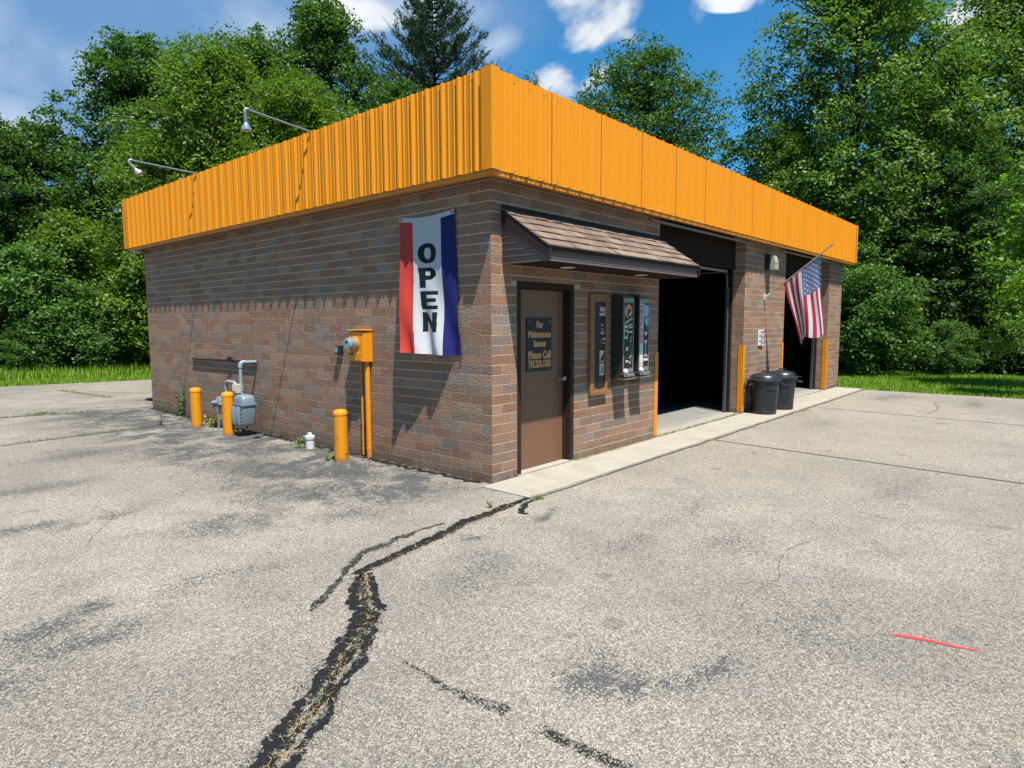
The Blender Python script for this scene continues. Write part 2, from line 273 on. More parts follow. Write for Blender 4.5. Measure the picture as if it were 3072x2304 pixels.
# ------------------------------------------------------------------ mesh helpers
class MB:
    def __init__(s): s.v = []; s.f = []; s.mi = []; s.tone = []; s.cover = None
    def add(s, vs, fs, mi=0, tone=.5):
        o = len(s.v); s.v += [tuple(v) for v in vs]
        for f in fs: s.f.append(tuple(i+o for i in f)); s.mi.append(mi); s.tone.append(tone)
    def box(s, x0, x1, y0, y1, z0, z1, mi=0, tone=.5, skip=()):
        vs = [(x0, y0, z0), (x1, y0, z0), (x1, y1, z0), (x0, y1, z0), (x0, y0, z1), (x1, y0, z1), (x1, y1, z1), (x0, y1, z1)]
        fs = dict(b=(0, 3, 2, 1), t=(4, 5, 6, 7), f=(0, 1, 5, 4), r=(1, 2, 6, 5), k=(2, 3, 7, 6), l=(3, 0, 4, 7))
        s.add(vs, [fs[k] for k in fs if k not in skip], mi, tone)
    def tube(s, pts, rad, n=12, mi=0, cap=True, tone=.5):
        pts = [Vector(p) for p in pts]
        rads = rad if isinstance(rad, (list, tuple)) else [rad]*len(pts); vs = []; prev = None
        for i, p in enumerate(pts):
            d = (pts[min(i+1, len(pts)-1)]-pts[max(i-1, 0)]).normalized()
            if prev is None: a = d.orthogonal().normalized()
            else: a = (prev-d*prev.dot(d)); a = a.normalized() if a.length > 1e-6 else d.orthogonal().normalized()
            prev = a; b = d.cross(a)
            for k in range(n):
                an = 2*math.pi*k/n; vs.append(p+(a*math.cos(an)+b*math.sin(an))*rads[i])
        fs = []
        for i in range(len(pts)-1):
            for k in range(n): k2 = (k+1) % n; fs.append((i*n+k, i*n+k2, (i+1)*n+k2, (i+1)*n+k))
        if cap: fs.append(tuple(range(n-1, -1, -1))); fs.append(tuple((len(pts)-1)*n+k for k in range(n)))
        s.add(vs, fs, mi, tone)
    def cyl(s, a, b, r, n=16, mi=0): s.tube([a, b], r, n, mi)
    def lathe(s, c, prof, n=28, mi=0, axis='z', sx=1.0, sy=1.0):
        vs = []; c = Vector(c)
        for r, h in prof:
            for k in range(n):
                an = 2*math.pi*k/n; p = (r*math.cos(an)*sx, r*math.sin(an)*sy, h)
                if axis == 'x': p = (h, p[0], p[1])
                if axis == 'y': p = (p[0], h, p[1])
                vs.append(c+Vector(p))
        fs = [(i*n+k, i*n+(k+1) % n, (i+1)*n+(k+1) % n, (i+1)*n+k) for i in range(len(prof)-1) for k in range(n)]
        fs.append(tuple(range(n-1, -1, -1))); fs.append(tuple((len(prof)-1)*n+k for k in range(n)))
        s.add(vs, fs, mi)
    def build(s, name, mats, parent=None, smooth=False, bevel=0, recalc=True):
        me = bpy.data.meshes.new(name); me.from_pydata(s.v, [], s.f)
        mats = mats if isinstance(mats, (list, tuple)) else [mats]
        for q in mats: me.materials.append(q)
        me.polygons.foreach_set('material_index', s.mi)
        a = me.attributes.new('tone', 'FLOAT', 'FACE'); a.data.foreach_set('value', s.tone)
        if s.cover is not None: a = me.attributes.new('cover', 'FLOAT', 'POINT'); a.data.foreach_set('value', s.cover)
        if recalc:
            b = bmesh.new(); b.from_mesh(me); bmesh.ops.recalc_face_normals(b, faces=b.faces); b.to_mesh(me); b.free()
        if smooth: me.shade_smooth() if hasattr(me, 'shade_smooth') else me.polygons.foreach_set('use_smooth', [True]*len(me.polygons))
        o = bpy.data.objects.new(name, me); COL.objects.link(o)
        if bevel:
            bv = o.modifiers.new('bevel', 'BEVEL'); bv.width = bevel; bv.segments = 2; bv.limit_method = 'ANGLE'
        if smooth:
            try:
                me.set_sharp_from_angle(angle=R_(38))
            except Exception: pass
        if parent: attach(o, parent)
        return o
def attach(o, parent):
    o.parent = parent
    def world(q): return Matrix.Identity(4) if q is None else world(q.parent) @ q.matrix_parent_inverse @ Matrix.LocRotScale(q.location, q.rotation_euler, q.scale)
    o.matrix_parent_inverse = world(parent).inverted()      # parts are modelled in scene metres
def tag(o, label, cat, group=None):
    o['label'] = label; o['category'] = cat
    if group: o['group'] = group
    return o
def thing(name, label, cat, loc, group=None):
    o = bpy.data.objects.new(name, None); o.location = loc; o.empty_display_size = .2; COL.objects.link(o); return tag(o, label, cat, group)
def struct(o, kind='structure'): o['kind'] = kind; return o

# ------------------------------------------------------------------ ground
g = MB(); g.add([(-700, -700, -.03), (700, -700, -.03), (700, 700, -.03), (-700, 700, -.03)], [(0, 1, 2, 3)])
struct(g.build('ground', M['grass_soil']))
g = MB()
edge = [(-45, -45), (12.6, -45), (12.5, -3.7), (12.42, -.2), (12.9, 2), (12.9, 14.5), (2.37, 16.05), (-.99, 16.9), (-20, 21.0), (-45, 26)]
g.add([(x, y, 0) for x, y in edge], [tuple(range(len(edge)))])
struct(g.build('parking_lot', M['lot']))
g = MB()
# a real slab: three bays of concrete with open joints
for a, b in ((-.16, 3.05), (3.056, 7.35), (7.356, 12.60)): g.box(a, b, -.62, -.012, -.05, .014)
struct(g.build('apron', M['apron'], bevel=.004))

def ribbon(name, pts, wid, cover, material, z=.004, step=.02, jag=.25, seed=1, mb=None):
    """a strip lying on the ground; width and wander vary like a real joint"""
    pts = [Vector((p[0], p[1], 0)) for p in pts]; rr = random.Random(seed)
    out = []; L = [0]
    for a, b in zip(pts, pts[1:]): L.append(L[-1]+(b-a).length)
    n = max(4, int(L[-1]/step)); own = mb is None; mb = mb or MB(); cov = mb.cover or []
    def at(d):
        for i in range(len(pts)-1):
            if d <= L[i+1] or i == len(pts)-2:
                t = (d-L[i])/(L[i+1]-L[i]); p0 = pts[max(i-1, 0)]; p1 = pts[i]; p2 = pts[i+1]; p3 = pts[min(i+2, len(pts)-1)]
                return .5*((2*p1)+(p2-p0)*t+(2*p0-5*p1+4*p2-p3)*t*t+(3*p1-p0-3*p2+p3)*t**3)
    W = wid if isinstance(wid, (list, tuple)) else [wid]*2
    vs = []; fs = []; cv = []
    for i in range(n+1):
        d = L[-1]*i/n; p = at(d); q = at(min(d+.01, L[-1])) - at(max(d-.01, 0)); nn = Vector((-q.y, q.x, 0)).normalized()
        k = i/n*(len(W)-1); k0 = min(int(k), len(W)-2); ww = W[k0]+(W[k0+1]-W[k0])*(k-k0)
        nz = mnoise.noise(Vector((d*9, seed*3.1, 0)))+.6*mnoise.noise(Vector((d*31, seed*3.1, 7))); nz2 = mnoise.noise(Vector((d*9, seed*3.1+50, 0)))+.6*mnoise.noise(Vector((d*31, seed*3.1+50, 7))); wa = mnoise.noise(Vector((d*3, seed*1.7+9, 0)))*ww*.35
        a = p+nn*(ww/2*(1+jag*2*nz)+wa); b = p-nn*(ww/2*(1+jag*2*nz2)-wa); m_ = (a+b)/2
        end = min(1, min(i, n-i)/4)
        for pt, c in ((a, .12), (a.lerp(m_, .35), cover*end), (m_, cover*1.1*end), (b.lerp(m_, .35), cover*end), (b, .12)): vs.append((pt.x, pt.y, z)); cv.append(c)
    for i in range(n):
        for k in range(4): fs.append((i*5+k, i*5+k+1, i*5+6+k, i*5+5+k))
    mb.add(vs, fs); mb.cover = cov+cv
    if own: return mb.build(name, material, recalc=False)
    return mb
main = [(-.10, -.60), (-.26, -.62), (-.7, -.65), (-1.22, -.71), (-1.8, -.83), (-2.16, -.89), (-2.33, -.95)]
leftb = [(-2.29, -.92), (-2.39, -1.03), (-2.54, -1.27), (-2.61, -1.42), (-2.85, -1.63), (-3.09, -1.79), (-3.3, -1.95), (-3.52, -2.1), (-3.95, -2.40), (-4.4, -2.75)]
rightb = [(-2.20, -.94), (-2.30, -1.08), (-2.45, -1.32), (-2.63, -1.55), (-2.88, -1.79), (-3.1, -1.95), (-3.31, -2.11), (-3.57, -2.28), (-4.0, -2.58), (-4.4, -2.9)]
mid_ = [((a[0]+b_[0])/2, (a[1]+b_[1])/2) for a, b_ in zip(leftb, rightb)]
mb = ribbon('', main, [.07, .12, .13, .11, .09], .61, None, z=.004, seed=1, jag=.35, mb=MB())
ribbon('', leftb, [.08, .11, .085, .075, .10, .12], .60, None, z=.0044, seed=2, jag=.45, mb=mb)
ribbon('', rightb, [.06, .09, .06, .055, .085, .11], .55, None, z=.0048, seed=3, jag=.45, mb=mb)
ribbon('', mid_, [.06, .06, .07], .52, None, z=.0052, seed=33, jag=.5, mb=mb)
tarA = struct(mb.build('crack_sealant_line', M['tar'], recalc=False))
struct(ribbon('crack_sealant_line', [(-1.15, -.56), (-1.28, -.55), (-1.69, -.58), (-2.03, -.64), (-2.32, -.82), (-2.6, -1.05), (-2.84, -1.19)], [.05, .09, .10, .075, .055, .07], .49, M['tarworn'], .004, seed=4, jag=.5))
struct(ribbon('crack_sealant_line', [(-2.8, -1.95), (-2.8, -2.31), (-2.785, -2.49), (-2.76, -2.72)], [.02, .06, .10, .11], .44, M['tarworn'], .004, seed=5, jag=.3))
struct(ribbon('crack_sealant_line', [(-2.755, -2.79), (-2.75, -2.95), (-2.75, -3.1), (-2.74, -3.5)], [.07, .10, .12, .12], .47, M['tarworn'], .004, seed=6, jag=.3))
struct(ribbon('crack_sealant_line', [(-.02, -.72), (-.30, -.70), (-.55, -.86), (-.50, -.98)], [.02, .05, .09, .02], .6, M['tar'], .0052, seed=8, jag=.4))
mb = ribbon('', [(-.16, -.665), (3, -.665), (7, -.672), (12.5, -.68)], [.035, .055, .06, .05], .72, None, .004, seed=9, mb=MB())
ribbon('', [(3.8, -.7), (3.78, -.93), (3.66, -2.3), (3.51, -4.1), (3.3, -7), (3.2, -12)], [.035, .038, .04, .05], .85, None, .0044, seed=10, jag=.15, mb=mb)
ribbon('', [(8.32, -.75), (8.25, -1.6), (8.11, -3.89), (8.0, -8), (7.9, -14)], [.03, .035, .04], .8, None, .0044, seed=11, jag=.15, mb=mb)
ribbon('', [(11.2, -3.0), (11.0, -2.5), (10.4, -2.4), (9.6, -2.55), (8.3, -2.5)], [.05, .04, .03, .01], .5, None, .0048, seed=12, jag=.4, mb=mb)
ribbon('', [(-.05, 6.72), (-.32, 6.71), (-1.5, 6.61), (-2.84, 6.51), (-6, 6.3), (-12, 6)], [.05, .055, .06], .85, None, .0044, seed=13, jag=.15, mb=mb)
ribbon('', [(.0, 9.3), (-1.0, 9.45), (-2.27, 9.74), (-5, 10.2), (-12, 11)], [.05, .07, .09, .08], .80, None, .0044, seed=14, jag=.3, mb=mb)
ribbon('', [(-.035, .1), (-.035, 3), (-.03, 6), (-.03, 9.05)], [.09, .12, .13, .09], .74, None, .005, seed=15, jag=.5, mb=mb)
struct(mb.build('pavement_joint', M['dirt'], recalc=False))
struct(ribbon('wall_base_gap', [(-.045, .1), (-.06, 1.5), (-.05, 3), (-.055, 6), (-.045, 9.05)], [.08, .13, .12, .12, .09], .60, M['tar'], .0056, seed=41, jag=.9))
mb = ribbon('', [(-2.4, 14.4), (-.28, 14.4), (.5, 12.9), (1.2, 11.3)], [.05, .10, .12, .10], .62, None, .004, seed=16, mb=MB())
ribbon('', [(1.42, -.006), (2.4, -.004), (3.42, -.0), (5, .005), (6.5, .01)], [.02, .035, .05, .045], .70, None, .016, seed=17, jag=.4, mb=mb)
ribbon('', [(8.62, .0), (10, .005), (11.6, .01)], [.035, .035], .65, None, .016, seed=18, jag=.4, mb=mb)
struct(mb.build('mossy_joint', M['moss'], recalc=False))
sk = ribbon('', leftb, [.16, .20, .17, .15, .20, .24], .385, None, z=.0036, seed=51, jag=.4, mb=MB()); ribbon('', rightb, [.12, .18, .13, .14, .18, .24], .385, None, z=.0032, seed=52, jag=.4, mb=sk)
ribbon('', main, [.10, .18, .20, .17, .15], .375, None, z=.0028, seed=53, jag=.4, mb=sk)
struct(sk.build('worn_sealant_skirt', M['tarworn'], recalc=False))
hc = MB(); rr = random.Random(12)
for x0, y0, a, n_ in ((1.0, -2.2, -1.2, 9), (-1.2, -3.0, .5, 8), (5.6, -2.6, -.9, 8), (-3.5, .9, .9, 8), (-1.9, 3.8, 2.4, 9), (2.6, -4.2, .3, 7)):
    pl = [(x0, y0)]
    for _ in range(n_): a += rr.uniform(-.5, .5); pl.append((pl[-1][0]+.22*math.cos(a), pl[-1][1]+.22*math.sin(a)))
    ribbon('', pl, [.004, .009, .009, .004], .55, None, z=.0024, seed=rr.randint(60, 999), jag=.3, mb=hc)
struct(hc.build('hairline_cracks', M['dirt'], recalc=False))
struct(ribbon('red_spray_line', [(-.95, -3.70), (-.90, -3.84), (-.865, -4.0), (-.82, -4.16)], [.02, .042, .036, .03, .012], .66, M['spray'], .004, seed=20, jag=.2))
struct(ribbon('red_spray_line', [(-.66, -.86), (-.78, -.86), (-.90, -.83)], [.02, .03, .02], .42, M['spray'], .0056, seed=21, jag=.2))

# ------------------------------------------------------------------ building
C = .1016; ZB, ZT = 3.075, 3.985; LX, LY = 12.75, 9.10
garage = thing('garage_building', 'low brown brick service garage with a ribbed orange metal fascia and two open bays', 'building', (6.4, 4.5, 0))
def bricks(mb, axis, a0, a1, z0, z1, sgn=-1, plane=0.0, holes=(), seed=0, d=.0018):
    """courses of long bricks standing d proud of the mortar; axis 'x' = face runs along x at y=plane"""
    rr = random.Random(seed); L = .3048; J = .013
    for k in range(int(round(z0/C)), int(math.ceil(z1/C-1e-6))):
        zz0 = max(k*C+J/2, z0+.0005); zz1 = min((k+1)*C-J/2, z1); off = (k % 2)*L/2
        i = math.floor((a0-off)/L)
        while off+i*L < a1:
            s0 = max(off+i*L+.0035, a0+.0005); s1 = min(off+(i+1)*L-.0035, a1-.0005); i += 1
            if s1-s0 < .02: continue
            segs = [(s0, s1)]; cut = zz0
            for hx0, hx1, hz0, hz1 in holes:
                if zz1 > hz0 and zz0 < hz1:
                    if zz1 > hz1+.02:                       # the course is only cut from below
                        if s1 > hx0 and s0 < hx1: cut = hz1+.002
                        continue
                    ns = []
                    for p0, p1 in segs:
                        if p1 <= hx0 or p0 >= hx1: ns.append((p0, p1)); continue
                        if p0 < hx0: ns.append((p0, hx0-.002))
                        if p1 > hx1: ns.append((hx1+.002, p1))
                    segs = ns
            for p0, p1 in segs:
                if p1-p0 < .015: continue
                tone = rr.random(); dd = d+rr.uniform(-.0005, .0005)
                lo, hi = sorted((plane, plane-sgn*0+(-sgn)*0))  # plane is the brick face
                if sgn < 0: f0, f1 = plane-(dd-d), plane+d+.002
                else: f0, f1 = plane-d-.002, plane+(dd-d)
                if axis == 'x': mb.box(p0, p1, f0, f1, cut, zz1, 1, tone, skip=('k',) if sgn < 0 else ('f',))
                else: mb.box(f0, f1, p0, p1, cut, zz1, 1, tone, skip=('r',) if sgn < 0 else ('l',))
WM = [M['mortar'], M['brick']]
def wall(*parts, name='brick_wall'):
    mb = MB()
    for p in parts: p(mb)
    return mb.build(name, WM, garage)
e = .0020; TH = .22
wall(lambda m_: m_.box(e, TH, TH+.001, LY-e, 0, ZB+.1), lambda m_: m_.box(e, .10, e, TH+.001, 0, ZB+.1), lambda m_: bricks(m_, 'y', 0, LY, 0, ZB+.06, seed=1))
DOOR = (.39, 1.41, 0, 2.08)
wall(lambda m_: m_.box(.1005, .388, e, TH, 0, ZB+.1), lambda m_: m_.box(1.412, 3.42-e, e, TH, 0, ZB+.1), lambda m_: m_.box(.388, 1.412, e, TH, 2.082, ZB+.1),
     lambda m_: bricks(m_, 'x', 0, 3.42, 0, ZB+.06, holes=[DOOR], seed=2), lambda m_: bricks(m_, 'y', 0.0, TH, 0, ZB, sgn=1, plane=3.42, seed=3), name='brick_wall')
for i, (a, b) in enumerate(((6.53, 8.60), (11.65, LX))):
    wall(lambda m_: m_.box(a+e, b-e, e, TH, 0, ZB+.1), lambda m_: bricks(m_, 'x', a, b, 0, ZB+.06, seed=4+i), lambda m_: bricks(m_, 'y', 0, TH, 0, ZB, plane=a, seed=6+i),
         *( [lambda m_: bricks(m_, 'y', 0, TH, 0, ZB, sgn=1, plane=b, seed=8)] if b < LX else []), name='brick_pier')
wall(lambda m_: m_.box(LX-TH, LX-e, TH+.001, LY-e, 0, ZB+.1), lambda m_: bricks(m_, 'y', 0, LY, 0, ZB+.06, sgn=1, plane=LX, seed=9))
wall(lambda m_: m_.box(TH+.001, LX-TH-.001, LY-TH, LY-e, 0, ZB+.1), lambda m_: bricks(m_, 'x', 0, LX, 0, ZB+.06, sgn=1, plane=LY, seed=10))
b = MB(); b.box(.23, LX-.23, .23, LY-.23, 2.98, 3.06); b.box(-.19, LX+.19, -.19, LY+.19, 3.18, 3.90); b.build('roof_deck', M['roof'], garage)
b = MB()
for s in ((-.195, LX+.195, -.195, -.002), (-.195, LX+.195, LY+.002, LY+.195), (-.195, -.002, -.002, LY+.002), (LX+.002, LX+.195, -.002, LY+.002)): b.box(*s, 3.10, 3.125)
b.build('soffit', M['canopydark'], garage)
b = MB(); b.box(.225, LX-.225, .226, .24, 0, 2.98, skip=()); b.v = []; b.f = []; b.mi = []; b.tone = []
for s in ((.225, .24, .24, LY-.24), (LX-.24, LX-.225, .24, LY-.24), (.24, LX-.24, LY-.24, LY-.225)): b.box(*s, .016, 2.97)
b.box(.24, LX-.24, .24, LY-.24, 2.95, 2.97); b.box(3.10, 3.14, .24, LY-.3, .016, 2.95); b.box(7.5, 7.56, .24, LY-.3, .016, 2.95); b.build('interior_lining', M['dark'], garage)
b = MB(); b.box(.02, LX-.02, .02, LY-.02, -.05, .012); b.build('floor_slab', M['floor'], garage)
# ribbed fascia sheets
PITCH_ = .2286
def profile(a0, a1, base, phase):
    pts = [(a0, base)]; k = math.floor((a0-phase)/PITCH_)-1
    while phase+k*PITCH_ < a1+.2:
        c = phase+k*PITCH_
        for o, h in ((-.034, 0), (-.010, .026), (.010, .026), (.034, 0), (.060, 0), (.070, .009), (.080, .009), (.090, 0), (.138, 0), (.148, .009), (.158, .009), (.168, 0)):
            if a0+.003 < c+o < a1-.003: pts.append((c+o, base+h))
        k += 1
    pts.append((a1, base)); return pts
def sheets(side, starts, base=.220, phase=.0, name='fascia_panel'):
    """side: 'l' runs along y at x=-d, 'f' along x at y=-d, 'r', 'k' the far sides"""
    mb = MB()
    for a0, a1 in starts:
        pr = profile(a0+.002, a1-.002, base+RNG.uniform(0, .002), phase); n = len(pr); vs = []
        for zz in (ZB, ZT):
            for th in (0, .0012):
                for s, d in pr:
                    d2 = d-th
                    vs.append({'l': (-d2, s, zz), 'f': (s, -d2, zz), 'r': (LX+d2, s, zz), 'k': (s, LY+d2, zz)}[side])
        fs = []
        for i in range(n-1):
            fs += [(i, i+1, 2*n+i+1, 2*n+i), (n+i, 3*n+i, 3*n+i+1, n+i+1), (i, n+i, n+i+1, i+1), (2*n+i, 2*n+i+1, 3*n+i+1, 3*n+i)]
        fs += [(0, 2*n, 3*n, n), (n-1, 2*n-1, 4*n-1, 3*n-1)]; mb.add(vs, fs)
        if side == 'f' and a0 > 0: mb.box(a0-.004, a0+.004, -base-.0035, -base+.001, ZB, ZT, 2)
        if side == 'l' and a0 > 0: mb.box(-base-.0035, -base+.001, a0-.003, a0+.003, ZB, ZT, 2)
        k = math.ceil((a0-phase)/PITCH_)
        while phase+k*PITCH_+.06 < a1-.03:                # fastener heads, top and bottom rows
            for zz in (ZT-.055, ZB+.03):
                s = phase+k*PITCH_+.05; s_ = .006
                if side == 'l': mb.box(-base-.006, -base, s-s_, s+s_, zz-s_, zz+s_, 1)
                if side == 'f': mb.box(s-s_, s+s_, -base-.006, -base, zz-s_, zz+s_, 1)
            k += 1
    return mb.build(name, [M['fascia'], M['orangetrim'], M['seam']], garage)
SEAMX = [-.135, .69]+[.69+.915*i for i in range(1, 13)]+[LX+.20]
sheets('f', list(zip(SEAMX, SEAMX[1:])), phase=.69+.05)
SEAMY = [-.135, .78]+[.78+.915*i for i in range(1, 9)]+[LY+.20]
sheets('l', list(zip(SEAMY, SEAMY[1:])), phase=.20)
sheets('r', [(-.2, LY+.2)]); sheets('k', [(-.2, LX+.2)])
b = MB(); t_ = .004
b.box(-.252, -.135, -.252, -.252+t_, ZB-.004, ZT+.004); b.box(-.252, -.252+t_, -.252+t_, -.120, ZB-.004, ZT+.004)
b.build('corner_trim', M['fascia'], garage)
b = MB(); b.box(LX+.13, LX+.252, -.252, -.248, ZB-.004, ZT+.004); b.box(LX+.248, LX+.252, -.248, -.13, ZB-.004, ZT+.004); b.build('corner_trim', M['fascia'], garage)
b = MB(); b.box(-.252, -.248, LY+.13, LY+.252, ZB-.004, ZT+.004); b.box(-.248, -.13, LY+.248, LY+.252, ZB-.004, ZT+.004); b.build('corner_trim', M['fascia'], garage)
b = MB()
b.box(-.212, LX+.212, -.212, -.208, 3.030, 3.16); b.box(-.212, -.208, -.208, LY+.208, 3.030, 3.16); b.box(LX+.208, LX+.212, -.208, LY+.208, 3.03, 3.16); b.box(-.212, LX+.212, LY+.208, LY+.212, 3.03, 3.16)
b.box(-.208, LX+.208, -.208, -.15, 3.030, 3.034); b.box(-.208, -.15, -.15, LY+.15, 3.030, 3.034)
b.build('bottom_trim', M['orangetrim'], garage)
b = MB(); b.box(-.2, -.08, 9.0, 9.08, 2.97, 3.03); b.build('junction_box', M['white'], garage)
# bays
for (a, bb) in ((3.42, 6.53), (8.60, 11.65)):
    h = MB()
    for k in range(5):
        z0 = 2.60+k*.10; h.add([(a+.002, .185, z0), (bb-.002, .185, z0), (bb-.002, .197, z0+.10), (a+.002, .197, z0+.10), (a+.002, .22, z0), (bb-.002, .22, z0), (bb-.002, .22, z0+.10), (a+.002, .22, z0+.10)],
              [(0, 1, 2, 3), (0, 4, 5, 1), (4, 7, 6, 5)])
    h.box(a+.002, bb-.002, .16, .22, 2.57, 2.598); h.build('header_siding', M['siding'], garage)
    r = MB(); r.box(a-.3, bb+.12, -.03, -.004, 3.012, 3.034); r.box(a-.3, bb+.12, -.034, -.030, 2.995, 3.034); r.build('drip_rail', M['grail'], garage)
    for s, x in ((1, a), (-1, bb)):
        q = MB(); xs = sorted((x+s*.002, x+s*.03)); q.box(xs[0], xs[1], .224, .262, .013, 2.57); q.build('door_jamb', M['black'], garage)
        q = MB(); xx = x+s*.055
        q.box(*sorted((xx, xx+s*.006)), .264, .325, .013, 2.25); q.box(*sorted((xx+s*.006, xx+s*.045)), .264, .270, .013, 2.25)
        arc = [(xx+s*.02, .295, 2.24)]+[(xx+s*.02, .295+.09*(1-math.cos(t)), 2.44+.09*math.sin(t)) for t in np.linspace(.1, math.pi/2, 8)]+[(xx+s*.02, 3.2, 2.55)]
        q.tube(arc, .016, 6); q.build('door_track', M['galv'], garage)
    q = MB(); q.box(a+.05, bb-.05, .30, .33, 2.52, 2.56); q.build('track_brace', M['grail'], garage)
# corner guards
for x, s in ((3.42, -1), (6.53, 1), (8.60, -1), (11.65, 1)):
    q = MB(); w_ = .085
    q.box(*sorted((x-s*.007, x+s*w_)), -.008, -.003, .014, 1.225)
    q.box(*sorted((x-s*.007, x-s*.003)), -.003, w_, .014, 1.225)
    for zz in (.15, .62, 1.1): q.box(x+s*.038, x+s*.038+.014*s, -.011, -.008, zz-.007, zz+.007)
    q.build('corner_guard', M['orange'], garage)
# entry door
f = MB(); f.box(.392, .455, .0, .15, .014, 2.078); f.box(1.345, 1.408, .0, .15, .014, 2.078); f.box(.455, 1.345, .0, .15, 2.018, 2.078)
f.box(.455, .470, .075, .105, .014, 2.018); f.box(1.330, 1.345, .075, .105, .014, 2.018); f.box(.470, 1.330, .075, .105, 2.003, 2.018); f.build('door_frame', M['brownmetal'], garage, bevel=.003)
d = MB(); d.box(.458, 1.342, .108, .150, .030, 2.015); door = d.build('entry_door', M['doorbrown'], garage, bevel=.002)
d = MB(); d.box(.39, 1.41, -.010, .16, .0, .026); d.build('threshold', M['apron'], garage)
k = MB(); k.lathe((1.285, .107, 1.0), [(.033, 0), (.033, -.006), (.014, -.012), (.013, -.035), (.028, -.045), (.031, -.062), (.022, -.074)], 20, axis='y')
k.build('door_knob', M['steel'], door, smooth=True)
# canopy over the door
CX0, CX1, CY, CZ, CTOP = .17, 3.36, -.59, 2.235, 2.785
cz1 = CZ+.12
s = MB(); s.box(CX0+.012, CX1-.012, CY+.014, -.004, CZ+.004, CZ+.012)
for i in range(6): yy = CY+.05+i*.09; s.box(CX0+.012, CX1-.012, yy, yy+.006, CZ-.002, CZ+.004)
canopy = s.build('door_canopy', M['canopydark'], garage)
q = MB(); q.box(CX0, CX1, CY, CY+.012, CZ, cz1); q.box(CX0, CX1, CY-.006, CY, CZ, CZ+.014); q.box(CX0, CX1, CY-.004, CY, CZ+.028, CZ+.034); q.box(CX0, CX1, CY-.004, CY, cz1-.02, cz1)
q.build('canopy_fascia_board', M['canopymetal'], canopy)
for x0, x1 in ((CX0+.002, CX0+.012), (CX1-.012, CX1-.002)):
    q = MB(); nb = 8; hh = (CTOP-.03-CZ)/nb
    for i in range(nb):                                # gable in horizontal laps, each course shorter with the slope
        z0 = CZ+i*hh; z1 = z0+hh-.002; yy = lambda z: CY+.012+max(0, (z-cz1))/(CTOP-cz1)*(-CY-.03)
        ox = -.013 if x0 < 1 else .013
        q.add([(x0, yy(z0), z0), (x0, -.004, z0), (x0, -.004, z1), (x0, yy(z1), z1), (x1, yy(z0), z0), (x1, -.004, z0), (x1, -.004, z1), (x1, yy(z1), z1)],
              [(0, 1, 2, 3), (4, 7, 6, 5), (0, 4, 5, 1), (3, 2, 6, 7), (0, 3, 7, 4), (1, 5, 6, 2)])
        lip = x0 if x0 < 1 else x1
        q.box(*sorted((lip, lip+ox)), yy(z0)+.004, -.004, z0+.002, z0+.012)
    q.build('gable_siding', M['canopymetal'], canopy)
# rake boards, drip edge, roof
sl_ = Vector((0, -CY-.002, CTOP-cz1-.03)); ry0, rz0 = CY-.03, cz1+.010
def slope(t): return (ry0+(-.004-ry0)*t, rz0+(CTOP-rz0)*t)
for x0, x1 in ((CX0-.022, CX0+.002), (CX1-.002, CX1+.022)):
    q = MB(); a0, a1 = slope(0), slope(1)
    q.add([(x0, a0[0], a0[1]-.120), (x0, a1[0], a1[1]-.16), (x0, a1[0], a1[1]), (x0, a0[0], a0[1]), (x1, a0[0], a0[1]-.120), (x1, a1[0], a1[1]-.16), (x1, a1[0], a1[1]), (x1, a0[0], a0[1])],
          [(0, 1, 2, 3), (4, 7, 6, 5), (0, 4, 5, 1), (3, 2, 6, 7), (0, 3, 7, 4), (1, 5, 6, 2)])
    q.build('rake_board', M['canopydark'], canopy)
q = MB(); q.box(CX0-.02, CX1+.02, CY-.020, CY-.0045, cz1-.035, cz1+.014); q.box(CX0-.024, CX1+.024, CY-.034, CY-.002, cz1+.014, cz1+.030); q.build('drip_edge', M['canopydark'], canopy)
q = MB(); rr = random.Random(3); NS = 5
base0, base1 = slope(0), slope(1); dirv = Vector((0, base1[0]-base0[0], base1[1]-base0[1])); Ls = dirv.length; dirv.normalize(); nrm = Vector((0, -dirv.z, dirv.y))
for r_ in range(NS):
    s0, s1 = r_*Ls/NS, (r_+1)*Ls/NS+.02; x = CX0-.03-rr.random()*.2
    while x < CX1+.03:
        wd = rr.choice((.14, .17, .2, .11)); xa, xb = max(x, CX0-.03)+.0008, min(x+wd, CX1+.03)-.0008; x += wd
        if xb-xa < .02: continue
        th = .009+rr.choice((0, .006)); o = Vector((0, base0[0], base0[1])); s1_ = min(s1, Ls)
        j = rr.uniform(-.006, .006)
        P = []
        for xx in (xa, xb):
            for s_, h0, h1 in ((s0+(j if r_ else 0), .003, th+.006), (s1_, .001, .004)):
                for h_ in (h0, h1): v = o+dirv*s_+nrm*h_; P.append((xx, v.y, v.z))
        q.add(P, [(0, 1, 3, 2), (4, 6, 7, 5), (0, 4, 5, 1), (2, 3, 7, 6), (1, 5, 7, 3), (0, 2, 6, 4)], 0, rr.random())
q.build('shingle_roof', M['shingle'], canopy)
q = MB(); q.box(CX0-.02, CX1+.02, -.022, -.0035, CTOP-.02, CTOP+.035); q.build('wall_flashing', M['brownmetal'], canopy)
for x in (.88, 2.41):
    q = MB(); q.lathe((x, -.29, CZ-.006), [(.082, .002), (.082, -.004), (.066, -.006), (.060, .0)], 24); q.build('recessed_light', M['white'], canopy, smooth=True)

